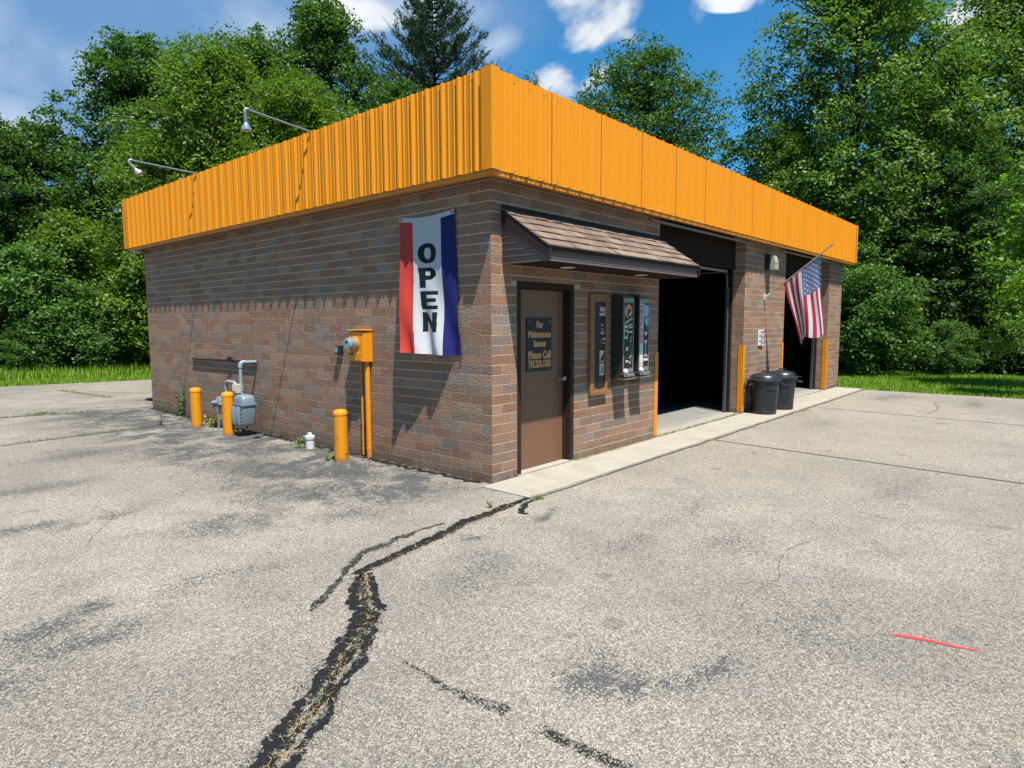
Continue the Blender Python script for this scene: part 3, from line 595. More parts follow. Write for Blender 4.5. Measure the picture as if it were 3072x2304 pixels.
# ------------------------------------------------------------------ text
def text_faces(s, size=1.0, bold=0.0, sx=1.0, align='CENTER', spacing=1.0):
    cu = bpy.data.curves.new('t', 'FONT'); cu.body = s; cu.size = size; cu.offset = bold; cu.align_x = align; cu.align_y = 'CENTER'; cu.resolution_u = 3; cu.space_character = spacing
    o = bpy.data.objects.new('t', cu); COL.objects.link(o); bpy.context.view_layer.update()
    me = bpy.data.meshes.new_from_object(o.evaluated_get(bpy.context.evaluated_depsgraph_get()))
    vs = [(v.co.x*sx, v.co.y) for v in me.vertices]; fs = [tuple(p.vertices) for p in me.polygons]
    bpy.data.objects.remove(o); bpy.data.curves.remove(cu); bpy.data.meshes.remove(me); return vs, fs
def put_text(mb, s, cx, cz, y, size, mi=0, bold=0.0, sx=1.0, rot=0.0, spacing=1.0, fitw=None):
    vs, fs = text_faces(s, size, bold, 1.0, spacing=spacing)
    if fitw: wmax = max(v[0] for v in vs)-min(v[0] for v in vs); sx = fitw/wmax
    c, n = math.cos(R_(rot)), math.sin(R_(rot)); vs = [(a*sx, b_) for a, b_ in vs]
    mb.add([(cx+a*c-b_*n, y, cz+a*n+b_*c) for a, b_ in vs], fs, mi)
# door notice
sg = MB(); sg.box(.665, 1.105, .096, .104, 1.105, 1.70)
sign = tag(sg.build('door_notice', M['p_black'], bevel=.003), 'black notice with orange lettering screwed to the brown entry door', 'sign')
for txt, zz, fit, sz in (('For', 1.620, .105, .100), ('Maintenance', 1.515, .385, .095), ('Issues', 1.413, .20, .095), ('Please Call', 1.285, .385, .115), ('715.250.1500', 1.185, .385, .105)):
    l1 = MB(); put_text(l1, txt, .887, zz, .0945, sz, bold=.006, fitw=fit+.012); put_text(l1, txt, .887, zz, .0930, sz, 1, bold=.004, fitw=fit)
    l1.build('lettering', [M['p_pale'], M['p_orange']], sign, recalc=False)
for x in (.71, 1.06):
    for z in (1.665, 1.128): sc_ = MB(); sc_.lathe((x, .096, z), [(.009, 0), (.008, -.004), (.003, -.005)], 10, axis='y'); sc_.build('screw', M['steel'], sign)
# framed vending panel beside the door
f = MB(); X0, X1, Z0, Z1 = 1.69, 2.065, .765, 1.99; yb = -.045
f.box(X0, X0+.085, yb, -.004, Z0, Z1); f.box(X1-.05, X1, yb, -.004, Z0, Z1); f.box(X0+.085, X1-.05, yb, -.004, Z1-.10, Z1); f.box(X0+.085, X1-.05, yb, -.004, Z0, Z0+.075); f.box(X0-.006, X1+.004, yb-.014, yb, Z0-.004, Z0+.05)
vp = tag(f.build('vending_box', M['wood'], bevel=.004), 'tall narrow brown framed vending box with black face on the brick right of the door', 'vending box')
f = MB(); f.add([], []); n = 10
prof = [(X0+.087+(X1-X0-.139)*i/n, -.030-.020*math.sin(math.pi*i/n)) for i in range(n+1)]
vs = [(x, y, z) for z in (Z0+.077, Z1-.102) for x, y in prof]; f.add(vs, [(i, i+1, n+2+i, n+1+i) for i in range(n)])
f.add([(x, y, Z0+.077) for x, y in prof]+[(x, -.006, Z0+.077) for x, y in prof], [(i, i+1, n+2+i, n+1+i) for i in range(n)]); f.build('black_face', M['p_black'], vp, smooth=True)
def deco(name, parent, items, mats):
    mb = MB()
    for it in items:
        if it[0] == 'r': _, x0, x1, z0, z1, y, mi = it; mb.box(x0, x1, y-.0012, y, z0, z1, mi)
        elif it[0] == 'p': _, pts, y, mi = it; nn = len(pts); mb.add([(x, y-.0016, z) for x, z in pts]+[(x, y, z) for x, z in pts], [tuple(range(nn)), tuple(range(2*nn-1, nn-1, -1))]+[(i, (i+1) % nn, nn+(i+1) % nn, nn+i) for i in range(nn)], mi)
    return mb.build(name, [M[k_] for k_ in mats], parent)
it = [('r', 1.865, 1.985, 1.775, 1.835, -.052, 0)]
for i in range(5): it.append(('r', 1.873+i*.022, 1.880+i*.022, 1.79, 1.82, -.0535, 1))
for i, hgt in enumerate((.035, .04, .035, .04)): it.append(('r', 1.862+i*.033, 1.884+i*.033, 1.725, 1.725+hgt, -.052, 1))
for z in (1.60, 1.545): it += [('r', 1.895+j*.02, 1.908+j*.02, z, z+.03, -.052, 0) for j in range(3)]
it += [('r', 1.885, 1.965, 1.50, 1.535, -.052, 0), ('r', 1.93, 1.985, 1.43, 1.455, -.052, 2), ('r', 1.94, 1.98, 1.385, 1.40, -.052, 2), ('r', 1.895, 1.905, 1.37, 1.45, -.052, 3)]
for z0 in (1.16, 1.00): it += [('r', 1.87, 1.97, z0, z0+.145, -.052, 2)]
it += [('p', [(1.88, 1.175), (1.96, 1.175), (1.96, 1.28), (1.91, 1.225)], -.0535, 4), ('p', [(1.885, 1.02), (1.96, 1.03), (1.955, 1.12), (1.93, 1.09), (1.91, 1.12)], -.0535, 5)]
for g_ in (it[:1], it[1:6], it[6:10], it[10:13], it[13:16], it[16:17], it[17:18], it[18:19], it[19:20], it[20:]): deco('sticker', vp, g_, ['p_pink', 'p_white', 'p_pale', 'p_grey', 'p_black', 'p_blue'])
# two wall vending cases
def vend(x0, x1, label, which):
    b = MB(); yf = -.172; z0, z1 = .945, 1.975
    b.box(x0, x1, yf, -.004, z0+.06, z1); b.box(x0, x1, yf+.05, -.004, z0, z0+.06); b.box(x0+.004, x1-.004, yf-.006, yf, z1-.018, z1-.006); b.box(x0-.006, x0, -.09, -.004, z0, z1)
    for zz in (z0+.12, z1-.12): b.box(x0-.004, x0, -.05, -.035, zz-.01, zz+.01)
    v = tag(b.build('vending_case', M['gunmetal'], bevel=.004), label, 'vending machine', 'wall vending cases')
    fr = MB(); fr.box(x0+.002, x0+.016, yf-.010, yf, z0+.07, z1-.03); fr.box(x1-.016, x1-.002, yf-.010, yf, z0+.07, z1-.03); fr.box(x0+.016, x1-.016, yf-.008, yf, z1-.085, z1-.030); fr.box(x0+.016, x1-.016, yf-.008, yf, z0+.07, z0+.125)
    fr.build('face_frame', M['steel'], v)
    tr = MB(); tr.box(x0, x1, yf-.03, yf+.045, z0+.048, z0+.058); tr.box(x0, x1, yf-.03, yf-.024, z0+.02, z0+.048); tr.box(x0-.01, x1+.01, yf-.05, yf+.06, z0-.012, z0-.004); tr.build('tray', M['steel'], v)
    kn = MB(); kn.lathe((x0+.035, yf-.012, z0+.085), [(.034, 0), (.036, -.012), (.026, -.034), (.008, -.044)], 16, axis='y'); kn.build('push_knob', M['white'], v, smooth=True)
    y = yf-.004; L = x0+.018; Rr = x1-.018; W_ = Rr-L; P = lambda fx, z: (L+fx*W_, z)
    bk = MB(); bk.box(L, Rr, y+.0005, yf, z0+.127, z1-.087); bk.build('display_face', M['p_black'], v)
    if which == 0:
        circ = [(L+W_*(.5+.42*math.cos(a)), 1.785+.085*math.sin(a)) for a in np.linspace(0, 2*math.pi, 20)[:-1]]; cut = [(L+W_*(.62+.26*math.cos(a)), 1.755+.058*math.sin(a)) for a in np.linspace(0, 2*math.pi, 16)[:-1]]
        it = [('p', circ, y, 0), ('p', cut, y-.0012, 1), ('p', [P(.52, 1.72), P(.8, 1.745), P(.8, 1.79), P(.62, 1.77)], y-.0024, 2), ('r', L+.0, L+.44*W_, 1.44, 1.61, y, 3), ('r', L+.08*W_, L+.36*W_, 1.47, 1.53, y-.0012, 1), ('r', L+.12*W_, L+.38*W_, 1.545, 1.575, y-.0012, 1)]
        it += [('r', L+.52*W_, L+.96*W_, 1.575+i*.019, 1.585+i*.019, y, 2) for i in range(3)]+[('r', L+.52*W_, L+.96*W_, 1.515, 1.535, y, 2)]
        it += [('r', L+.25*W_, L+.5*W_, 1.29, 1.335, y, 2), ('r', L+.25*W_, L+.5*W_, 1.145, 1.17, y, 2)]; rr = random.Random(5)
        for i in range(24):
            zc = 1.46-i*.0148; xc = L+W_*rr.uniform(.62, .9); a = rr.uniform(-1, 1); dx, dz = .018*math.cos(a), .018*math.sin(a)
            it.append(('p', [(xc-dx, zc-dz), (xc-dx+.006, zc-dz-.006), (xc+dx+.006, zc+dz-.006), (xc+dx, zc+dz)], y-.0001*i, rr.choice((2, 4, 2, 5))))
        deco('graphic', v, it, ['p_orange', 'p_black', 'p_white', 'p_lime', 'p_red', 'p_pale'])
        tx = MB(); put_text(tx, 'ARMOR ALL', L+W_*.50, 1.665, y-.004, .045, bold=.002, rot=22, fitw=W_*.92); tx.build('lettering', M['p_white'], v, recalc=False)
    else:
        it = [('r', L, L+.42*W_, 1.10, 1.885, y, 0), ('r', L, L+.42*W_, 1.06, 1.14, y-.0012, 1),
              ('p', [P(.46, 1.88), P(1, 1.86), P(1, 1.74), P(.60, 1.70), P(.46, 1.74)], y, 2), ('p', [P(.50, 1.68), P(1, 1.72), P(1, 1.585), P(.62, 1.62)], y, 2), ('p', [P(.46, 1.62), P(.9, 1.55), P(1, 1.565), P(.6, 1.60)], y, 3)]
        it += [('p', [(L+W_*(.72+.16*math.cos(a)*(1+.3*math.sin(3*a))), zc+.03*math.sin(a)) for a in np.linspace(0, 2*math.pi, 12)[:-1]], y, 0) for zc in (1.50, 1.39)]
        it += [('r', L+.55*W_, L+.95*W_, 1.195, 1.225, y, 4), ('r', L+.46*W_, L+W_, 1.145, 1.175, y, 0)]
        deco('graphic', v, it, ['p_white', 'p_pale', 'p_sky', 'p_blue', 'p_pink'])
        tx = MB(); put_text(tx, 'AQUA TOWELS', L+W_*.21, 1.62, y-.003, .085, bold=.003, rot=90, fitw=.50); tx.build('lettering', M['p_red'], v, recalc=False)
        tx = MB(); put_text(tx, 'Drying', L+W_*.72, 1.29, y-.003, .06, bold=.001, rot=-90, fitw=.13); tx.build('lettering', M['p_white'], v, recalc=False)
vend(2.205, 2.45, 'dark wall vending case with an orange round emblem, nearer the door', 0)
vend(2.59, 2.845, 'dark wall vending case with red vertical lettering, nearer the open bay', 1)
b = MB(); b.box(2.22, 2.90, -.022, -.0045, .83, 2.0); tag(b.build('backing_board', M['rustwood'], bevel=.002), 'rust stained backing board on the brick behind the two vending cases', 'board')

# ------------------------------------------------------------------ OPEN banner
def in_letter(ch, a, b):     # a, b in 0..1 across / down the letter box
    if ch == 'O':
        r1 = abs((a-.5)/.5)**2.2+abs((b-.5)/.5)**2.4; r2 = abs((a-.5)/.19)**2+abs((b-.5)/.29)**2; return r1 < 1 and r2 > 1
    if ch == 'P':
        if a < .36: return True
        if b < .62: return ((a-.32)/.62)**2+((b-.31)/.33)**2 < 1.05 and not (a < .62 and .20 < b < .40)
        return False
    if ch == 'E': return a < .34 or b < .22 or b > .80 or (.40 < b < .60 and a < .9)
    if ch == 'N': return a < .28 or a > .72 or abs((b-.02)-(a-.1)*1.15) < .22
def cloth_grid(name, posf, colf, nu, nv, mats, parent, thick=.0015):
    us, vs_ = np.linspace(0, 1, nu+1), np.linspace(0, 1, nv+1); P = [posf(u, v) for v in vs_ for u in us]; mb = MB()
    F = []; mi = []
    for j in range(nv):
        for i in range(nu): F.append((j*(nu+1)+i, j*(nu+1)+i+1, (j+1)*(nu+1)+i+1, (j+1)*(nu+1)+i)); mi.append(colf((i+.5)/nu, (j+.5)/nv))
    mb.v = P; mb.f = F; mb.mi = mi; mb.tone = [.5]*len(F); return mb.build(name, mats, parent, smooth=True, recalc=False)
def banner_pos(u, v):
    yl = 1.385-.235*v**1.1; yr = .50-.075*v; y = yl+(yr-yl)*u
    ee = .022+.20*v**1.25*(1-u)**1.15+.012*v
    ee += .022*math.sin(u*9+v*2.2)*v**.7+.018*math.sin(u*14-v*9)*v*(1-u*.3)+.020*math.sin(u*17-v*5+1)*v**1.6*.6+.022*math.exp(-((u-.32+.10*v)/.06)**2)*v+.012*math.sin(v*11+u*6)*v*v
    ee += .05*math.exp(-((u-.62-.25*(v-.5))/.10)**2)*max(0, v-.55)
    z = 2.82-1.505*v-.035*math.sin(math.pi*u)*(1-v)**2+.02*(u-.5)*v*-1
    return (-max(ee, .014), y, z)
LET = [('O', .195, .345), ('P', .375, .525), ('E', .548, .680), ('N', .702, .845)]
def banner_col(u, v):
    if v < .032: return 1
    b0 = .25+.012*math.sin(v*7); b1 = .765
    for ch, v0, v1 in LET:
        uc = .50+.03*(v-.3); hw = .165
        if v0 < v < v1 and abs(u-uc) < hw and in_letter(ch, (u-uc+hw)/(2*hw), (v-v0)/(v1-v0)): return 3
    return 0 if u < b0 else (1 if u < b1 else 2)
ban = cloth_grid('open_banner', banner_pos, banner_col, 120, 210, [M['c_red'], M['c_white'], M['c_navy'], M['c_black']], None)
tag(ban, 'red, white and blue vertical banner reading OPEN hung on the side wall', 'banner')
for u in (.035, .965): q = MB(); p = banner_pos(u, .016); q.lathe((p[0]-.001, p[1], p[2]), [(.016, 0), (.014, -.006), (.007, -.006)], 14, axis='x'); q.build('grommet', M['galv'], ban)
q = MB(); p = banner_pos(1, .99); q.tube([p, (-.02, p[1]-.02, p[2]-.03), (-.012, p[1]+.01, p[2]-.06)], .006, 6); q.build('tie', M['c_navy'], ban)

# ------------------------------------------------------------------ flag on pole
pb = Vector((7.46, -.035, 2.10)); pt = Vector((7.46, -1.13, 2.965)); pdv = (pt-pb).normalized()
fl = thing('wall_flag', 'stars and stripes flag on an angled pole beside the far bay', 'flag', (7.46, 0, 2.1))
q = MB(); q.tube([pb, pt], .011, 12); q.tube([pt-pdv*.02, pt+pdv*.01, pt+pdv*.035], [.011, .019, .008], 12); q.build('pole', mat('pale_wood_pole', (.50, .36, .26), .5), fl, smooth=True)
q = MB(); q.box(7.425, 7.495, -.012, -.003, 2.05, 2.17); q.tube([pb-pdv*.01, pb+pdv*.10], .021, 12); q.box(7.445, 7.475, -.05, -.012, 2.06, 2.12); q.build('bracket', M['white'], fl, bevel=.003)
Pt, Pb_ = Vector((7.46, -.985, 2.852)), Vector((7.46, -.345, 2.346))
def flag_pos(s, t):                              # s: top stripe (0) to bottom stripe (1), t: hoist to fly end
    h = Pt.lerp(Pb_, s); endy = -1.0+.36*s; endz = 1.42-.20*s+.10*math.sin(s*math.pi*1.0)*0
    if s > .30: endz += .06*math.sin((s-.3)/.7*math.pi)
    e_ = Vector((7.60-.16*s, endy, endz)); p = h.lerp(e_, t)
    a = t**.8
    p.x += a*(.07*math.sin(s*7.5+t*1.2+.4)+.03*math.sin(s*17+t*3))
    p.y += a*(.05*math.sin(s*7.5+t*1.2+2.0))+.02*math.sin(t*5+s*2)*t
    p.z += .012*math.sin(s*6.28*2)*t-.03*math.sin(math.pi*s)*(1-t)*0
    return tuple(p)
STARS = []
for r_ in range(9):
    n_ = 6 if r_ % 2 == 0 else 5
    for c_ in range(n_): STARS.append((.5385*(r_+1)/10, .40*((c_*2+1 if n_ == 6 else c_*2+2))/12))
def flag_col(s, t):
    if t < .018: return 1
    if s < .5385 and t < .40:
        for a, b_ in STARS:
            ds, dt = (s-a)*.9, (t-b_)*1.5; r_ = math.hypot(ds, dt)
            if r_ < .024:
                an = math.atan2(dt, -ds) % (2*math.pi/5)-math.pi/5
                if r_ < .0155/max(.2, math.cos(abs(an)-math.pi/5)*1.0+.15*(abs(an))): return 1
        return 2
    return 0 if int(s*13) % 2 == 0 else 1
cloth_grid('flag_cloth', flag_pos, flag_col, 104, 130, [M['c_crim'], M['c_white'], M['c_blue']], fl)

# wall lamp on the pier, paper notice
wl = MB(); wl.box(7.43, 7.66, -.10, -.004, 2.60, 2.885); wlo = tag(wl.build('wall_lamp', M['black'], bevel=.012), 'boxy dark wall lamp with yellowed lens high on the pier between bays', 'wall lamp')
q = MB(); q.add([(7.45, -.10, 2.60), (7.64, -.10, 2.60), (7.64, -.185, 2.61), (7.45, -.185, 2.61), (7.45, -.10, 2.87), (7.64, -.10, 2.87), (7.64, -.150, 2.86), (7.45, -.150, 2.86), (7.45, -.185, 2.73), (7.64, -.185, 2.73)],
      [(0, 1, 2, 3), (3, 2, 9, 8), (8, 9, 6, 7), (7, 6, 5, 4), (0, 3, 8, 7, 4), (1, 5, 6, 9, 2)]); q.box(7.448, 7.642, -.189, -.105, 2.728, 2.736); q.build('lens', M['lens'], wlo)
pp = MB(); n = 8; vs = [(7.20+.235*i/n, -.006-.010*(1-math.cos(i/n*3))-.012*j/6*(i/n), 1.505-.305*j/6) for j in range(7) for i in range(n+1)]
pp.add(vs, [(j*(n+1)+i, j*(n+1)+i+1, (j+1)*(n+1)+i+1, (j+1)*(n+1)+i) for j in range(6) for i in range(n)])
po = tag(pp.build('paper_notice', M['p_white'], smooth=True, recalc=False), 'small white paper notice with three red lines on the pier brick', 'notice')
rr = random.Random(2)
for z in (1.455, 1.36, 1.265):
    q = MB(); x = 7.235
    while x < 7.395: ww = rr.uniform(.008, .016); q.box(x, x+ww, -.044, -.0425, z-.018, z+.018, 0); x += ww+.006
    q.build('lettering', M['p_red'], po)

# ------------------------------------------------------------------ rubbish bins
def make_bin(loc, label):
    b = thing('rubbish_bin', label, 'bin', (0, 0, 0), 'black bins against the pier'); n = 40
    bd = MB(); prof = [(.195, .0), (.200, .012), (.232, .50), (.236, .52), (.250, .525), (.252, .56), (.240, .565), (.236, .54)]; vs = []
    for r, z in prof:
        for k in range(n):
            a = 2*math.pi*k/n; rr = r
            if .05 < z < .50:
                aa = ((a+R_(135)) % (2*math.pi/4))-math.pi/4                  # four flat recessed panels
                if abs(aa) < .42: rr = r-.012
            vs.append((rr*math.cos(a), rr*math.sin(a), z))
    # add rings for the recess
    prof2 = [(.195, 0), (.200, .012), (.2025, .05), (.2028, .055), (.227, .40), (.2275, .405), (.232, .50), (.250, .505), (.252, .545), (.240, .55)]; vs = []
    for r, z in prof2:
        for k in range(n):
            a = 2*math.pi*k/n; q_ = r; aa = ((a+R_(45)) % (2*math.pi/4))-math.pi/4
            if .052 < z < .402 and abs(aa) < .40: q_ -= .016
            vs.append((q_*math.cos(a), q_*math.sin(a), z))
    fs = [(i*n+k, i*n+(k+1) % n, (i+1)*n+(k+1) % n, (i+1)*n+k) for i in range(len(prof2)-1) for k in range(n)]+[tuple(range(n-1, -1, -1))]
    bd.add(vs, fs); bd.build('bin_body', M['bin'], b, smooth=True)
    ld = MB(); ld.lathe((0, 0, .55), [(.262, -.018), (.270, -.010), (.270, .006), (.255, .016), (.238, .022), (.226, .060), (.190, .088), (.10, .108), (.02, .114)], 40); ld.tube([(-.07, 0, .655), (-.05, 0, .684), (.05, 0, .684), (.07, 0, .655)], .012, 8)
    ld.build('lid', M['bin'], b, smooth=True)
    for s in (-1, 1):
        h = MB(); h.tube([(s*.240, -.085, .485), (s*.305, -.080, .475), (s*.330, -.03, .475), (s*.330, .03, .475), (s*.305, .080, .475), (s*.240, .085, .485)], .015, 8)
        h.tube([(s*.26, -.05, .56), (s*.312, -.045, .555), (s*.312, .045, .555), (s*.26, .05, .56)], .010, 8); h.build('handle', M['bin'], b, smooth=True)
    b.location = loc; return b
bin1 = make_bin((0, 0, 0), 'black lidded rubbish bin standing nearest on the apron by the pier')
bin2 = bin1.copy(); COL.objects.link(bin2)
for ch in list(bin1.children):
    c = ch.copy(); COL.objects.link(c); c.parent = bin2
for ch in list(bin1.children)+list(bin2.children): ch.matrix_parent_inverse = Matrix.Identity(4)
bin1.location = (6.80, -.30, .014); bin1.rotation_euler.z = R_(-44); bin1.scale = bin2.scale = (1.05, 1.05, 1.10)
bin2.location = (7.62, -.33, .014); bin2.rotation_euler.z = R_(-60)
bin2['label'] = 'black lidded rubbish bin behind the nearer one, toward the far bay'

# ------------------------------------------------------------------ bollards
def bollard(x, y, h, label):
    b = MB(); r = .081
    prof = [(r, -.02), (r, h-.055), (r+.004, h-.052), (r+.004, h-.02), (r-.004, h-.006), (r-.025, h+.008), (.02, h+.014)]
    b.lathe((x, y, 0), prof, 32); o = b.build('bollard', M['orange'], None, smooth=True)
    return tag(o, label, 'bollard', 'orange steel bollards by the meters')
bollard(-.43, 6.04, .625, 'short orange bollard farthest left, beside the gas meter')
bollard(-.43, 4.93, .635, 'short orange bollard standing right in front of the gas meter')
bollard(-.37, 2.13, .615, 'short orange bollard in front of the electric meter conduits')

# ------------------------------------------------------------------ gas meter
gm = thing('gas_meter', 'blue grey gas meter with pipes and regulator on the side wall', 'gas meter', (-.3, 4.8, 0))
bx, by = -.27, 4.74
b = MB()
def rbox(mb, cx, cy, hx, hy, zs, n=32, p=5.5):
    vs = []
    for z, k in zs:
        for i in range(n):
            a = 2*math.pi*i/n; c, s_ = math.cos(a), math.sin(a); vs.append((cx+hx*k*abs(c)**(2/p)*math.copysign(1, c), cy+hy*k*abs(s_)**(2/p)*math.copysign(1, s_), z))
    m_ = len(zs); mb.add(vs, [(i*n+k, i*n+(k+1) % n, (i+1)*n+(k+1) % n, (i+1)*n+k) for i in range(m_-1) for k in range(n)]+[tuple(range(n-1, -1, -1)), tuple((m_-1)*n+k for k in range(n))])
rbox(b, bx, by, .115, .155, [(.155, .70), (.165, .88), (.20, .97), (.44, 1.0), (.46, 1.0)])
rbox(b, bx, by, .115, .155, [(.478, .98), (.545, .95), (.585, .84), (.602, .66), (.606, .5)])
b.build('meter_body', M['gas'], gm, smooth=True)
b = MB(); rbox(b, bx, by, .130, .172, [(.458, 1), (.480, 1)])
for i in range(5):
    for s in (-1, 1): b.cyl((bx-.118, by+s*.135, .20+i*.055), (bx-.135, by+s*.135, .20+i*.055), .010, 8)
for s in (-.07, .07): b.tube([(bx-.112, by+s, .19), (bx-.124, by+s, .21), (bx-.124, by+s, .41), (bx-.112, by+s, .43)], .045, 12)
b.build('case_flange', M['gas'], gm, smooth=True)
b = MB(); b.box(bx-.10, bx-.02, by+.04, by+.15, .63, .76); b.box(bx-.108, bx-.10, by+.05, by+.14, .66, .74, 1); b.build('index_box', [M['cream'], M['p_white']], gm, bevel=.006)
def elbow(c, r, a0, a1, plane, n=7):
    out = []
    for t in np.linspace(a0, a1, n): out.append((c[0], c[1]+r*math.cos(t), c[2]+r*math.sin(t)) if plane == 'yz' else (c[0]+r*math.cos(t), c[1], c[2]+r*math.sin(t)))
    return out
b = MB(); b.tube([(bx, 4.82, .60), (bx, 4.82, .68)], .034, 14); b.tube([(bx, 4.82, .66), (bx, 4.82, .69)], .045, 6); b.tube([(bx, 4.82, .70), (bx, 4.82, .73)], .040, 14)
b.tube([(bx, 4.82, .72), (bx, 4.82, 1.02)]+elbow((bx+.055, 4.82, 1.02), .055, math.pi, math.pi/2, 'xz')+[(-.02, 4.82, 1.075)], .0235, 14)
b.tube([(bx, 4.82, 1.0), (bx, 4.82, 1.03)]+elbow((bx+.05, 4.82, 1.03), .048, math.pi, math.pi/2, 'xz')+[(bx+.085, 4.82, 1.077)], .032, 14); b.build('riser_pipe', M['gaspipe'], gm, smooth=True)
b = MB(); b.tube([(bx, 4.99, .60), (bx, 4.99, .69)]+elbow((bx, 5.06, .70), .07, math.pi, math.pi/2, 'yz')+[(bx, 5.20, .77)]+elbow((bx, 5.24, .70), .07, math.pi/2, 0, 'yz')+[(bx, 5.31, .50), (bx, 5.31, .30), (bx, 5.33, .24)], .024, 14)
b.tube([(bx, 4.99, .63), (bx, 4.99, .66)], .04, 6); b.tube([(bx, 5.15, .77), (bx, 5.15, .82)], .006, 6); b.tube([(bx, 5.31, .40), (bx, 5.60, .40)], .022, 12); b.build('inlet_pipe', M['gaspipe'], gm, smooth=True)
b = MB(); b.lathe((bx+.02, 5.62, .42), [(.03, .09), (.05, .05), (.088, .03), (.095, .0), (.095, -.015), (.06, -.04), (.035, -.05), (.032, -.12), (.02, -.125)], 24, axis='x'); b.tube([(bx, 5.62, .40), (bx, 5.62, .27)], .026, 12); b.tube([(bx-.02, 5.67, .39), (bx-.02, 5.75, .35)], .024, 12)
b.tube([(bx, 5.62, .28), (bx, 5.62, -.02)], .018, 10); b.build('regulator', M['gas'], gm, smooth=True)
b = MB(); b.tube([(-.024, 4.80, 1.075), (-.024, 5.58, 1.075)], .021, 12); b.tube([(-.024, 5.68, 1.075), (-.024, 7.02, 1.05), (-.02, 7.08, 1.05), (.01, 7.10, 1.05)], .021, 12); b.build('wall_pipe', M['rust'], gm, smooth=True)
b = MB(); b.tube([(-.024, 5.56, 1.077), (-.024, 5.72, 1.075)], .034, 10); b.tube([(-.03, 5.62, 1.09), (-.06, 5.62, 1.12)], .018, 8); b.box(-.07, -.045, 5.58, 5.68, 1.115, 1.125); b.build('shutoff_valve', M['black'], gm)
for y in (7.0, 6.45, 5.85): b = MB(); b.tube([(-.048, y, 1.055), (-.05, y, 1.08), (-.02, y, 1.11), (.0, y, 1.11)], .007, 6); b.build('pipe_clamp', M['galv'], gm)

# ------------------------------------------------------------------ electric meter
em = thing('electric_meter', 'orange painted electric meter box with glass dial and conduits to the ground', 'electric meter', (-.08, 2.1, 0))
b = MB(); b.add([(-.003, 1.96, 1.18), (-.003, 2.26, 1.18), (-.003, 2.26, 1.555), (-.003, 1.96, 1.555), (-.150, 1.965, 1.19), (-.150, 2.255, 1.19), (-.135, 2.255, 1.545), (-.135, 1.965, 1.545)],
      [(0, 1, 2, 3), (4, 7, 6, 5), (0, 4, 5, 1), (2, 6, 7, 3), (1, 5, 6, 2), (0, 3, 7, 4)]); b.box(-.150, -.003, 1.950, 2.270, 1.556, 1.572); b.box(-.158, -.150, 1.985, 2.235, 1.20, 1.30)
b.build('meter_box', M['orange'], em, bevel=.004)
b = MB(); b.lathe((-.143, 2.11, 1.405), [(.086, 0), (.088, -.012), (.080, -.018)], 28, axis='x'); b.build('dial_ring', M['orange'], em, smooth=True)
b = MB(); b.lathe((-.160, 2.11, 1.405), [(.074, 0), (.076, -.02), (.071, -.10), (.066, -.108), (.02, -.110)], 28, axis='x'); b.build('glass_dial', mat('dial_glass', (.62, .68, .66), .08, .55, var=.1, spec=.9), em, smooth=True)
b = MB(); b.lathe((-.271, 2.11, 1.405), [(.052, 0), (.050, -.002)], 20, axis='x'); b.box(-.2745, -.273, 2.085, 2.135, 1.412, 1.435, 1); b.build('dial_face', [M['p_teal'], M['p_black']], em)
b = MB(); b.box(-.1600, -.1581, 2.13, 2.22, 1.208, 1.262, 0); b.box(-.1612, -.1600, 2.135, 2.215, 1.262, 1.285, 1); b.build('warning_label', [M['p_warn'], M['p_dkbrown']], em)
b = MB(); b.tube([(-.045, 2.02, 1.185), (-.045, 2.02, -.02)], .032, 16); b.tube([(-.045, 2.02, .13), (-.045, 2.02, .11)], .034, 16); b.build('conduit', M['orange'], em, smooth=True)
b = MB(); b.tube([(-.03, 2.155, 1.185), (-.03, 2.165, .02)], .013, 10); b.build('conduit', M['orangetrim'], em, smooth=True)
b = MB(); b.box(-.075, -.003, 2.57, 2.66, 1.255, 1.365); jb = tag(b.build('utility_box', M['black'], bevel=.006), 'tiny dark utility box on the brick left of the electric meter', 'utility box')
b = MB(); b.box(-.0775, -.075, 2.595, 2.655, 1.28, 1.35); b.build('label_plate', M['p_teal'], jb)
# pipe cleanout
b = MB(); b.lathe((-.19, 3.12, 0), [(.056, -.01), (.056, .125), (.064, .128), (.066, .165), (.058, .172), (.034, .174), (.032, .19)], 24)
co = tag(b.build('pipe_cleanout', M['white'], smooth=True), 'short white plastic pipe cleanout at the foot of the side wall', 'cleanout')
b = MB(); b.box(-.21, -.17, 3.10, 3.14, .19, .212); b.build('plug', M['white'], co, bevel=.002)

# ------------------------------------------------------------------ roof flood lamps
def lamp(y, tip, label, tilt, rustc):
    t = thing('flood_lamp', label, 'lamp', (-.2, y, 3.97), 'lamps on long arms over the side fascia')
    b = MB(); a = Vector((-.16, y, 3.985)); e_ = Vector(tip); b.tube([a, a+(e_-a)*.02, e_], .0125, 10); b.tube([e_+Vector((.03, 0, .004)), e_, e_+Vector((-.012, 0, -.012)), e_+Vector((-.012, 0, -.045))], .020, 10); b.build('arm', M['alum'], t, smooth=True)
    d = Vector((tilt, -abs(tilt)*.55, -1)).normalized(); s = e_+Vector((-.012, 0, -.04))
    b = MB(); b.tube([s, s+d*.03, s+d*.035, s+d*.10], [.018, .018, .024, .026], 14); b.build('socket', M['galv'], t, smooth=True)
    b = MB(); s2 = s+d*.10; b.tube([s2, s2+d*.02, s2+d*.07, s2+d*.095, s2+d*.10], [.020, .026, .054, .058, .050], 20); b.build('bulb', M['glassy'] if not rustc else mat('old_bulb', (.55, .50, .48), .3, .3, var=.3, vscale=30), t, smooth=True)
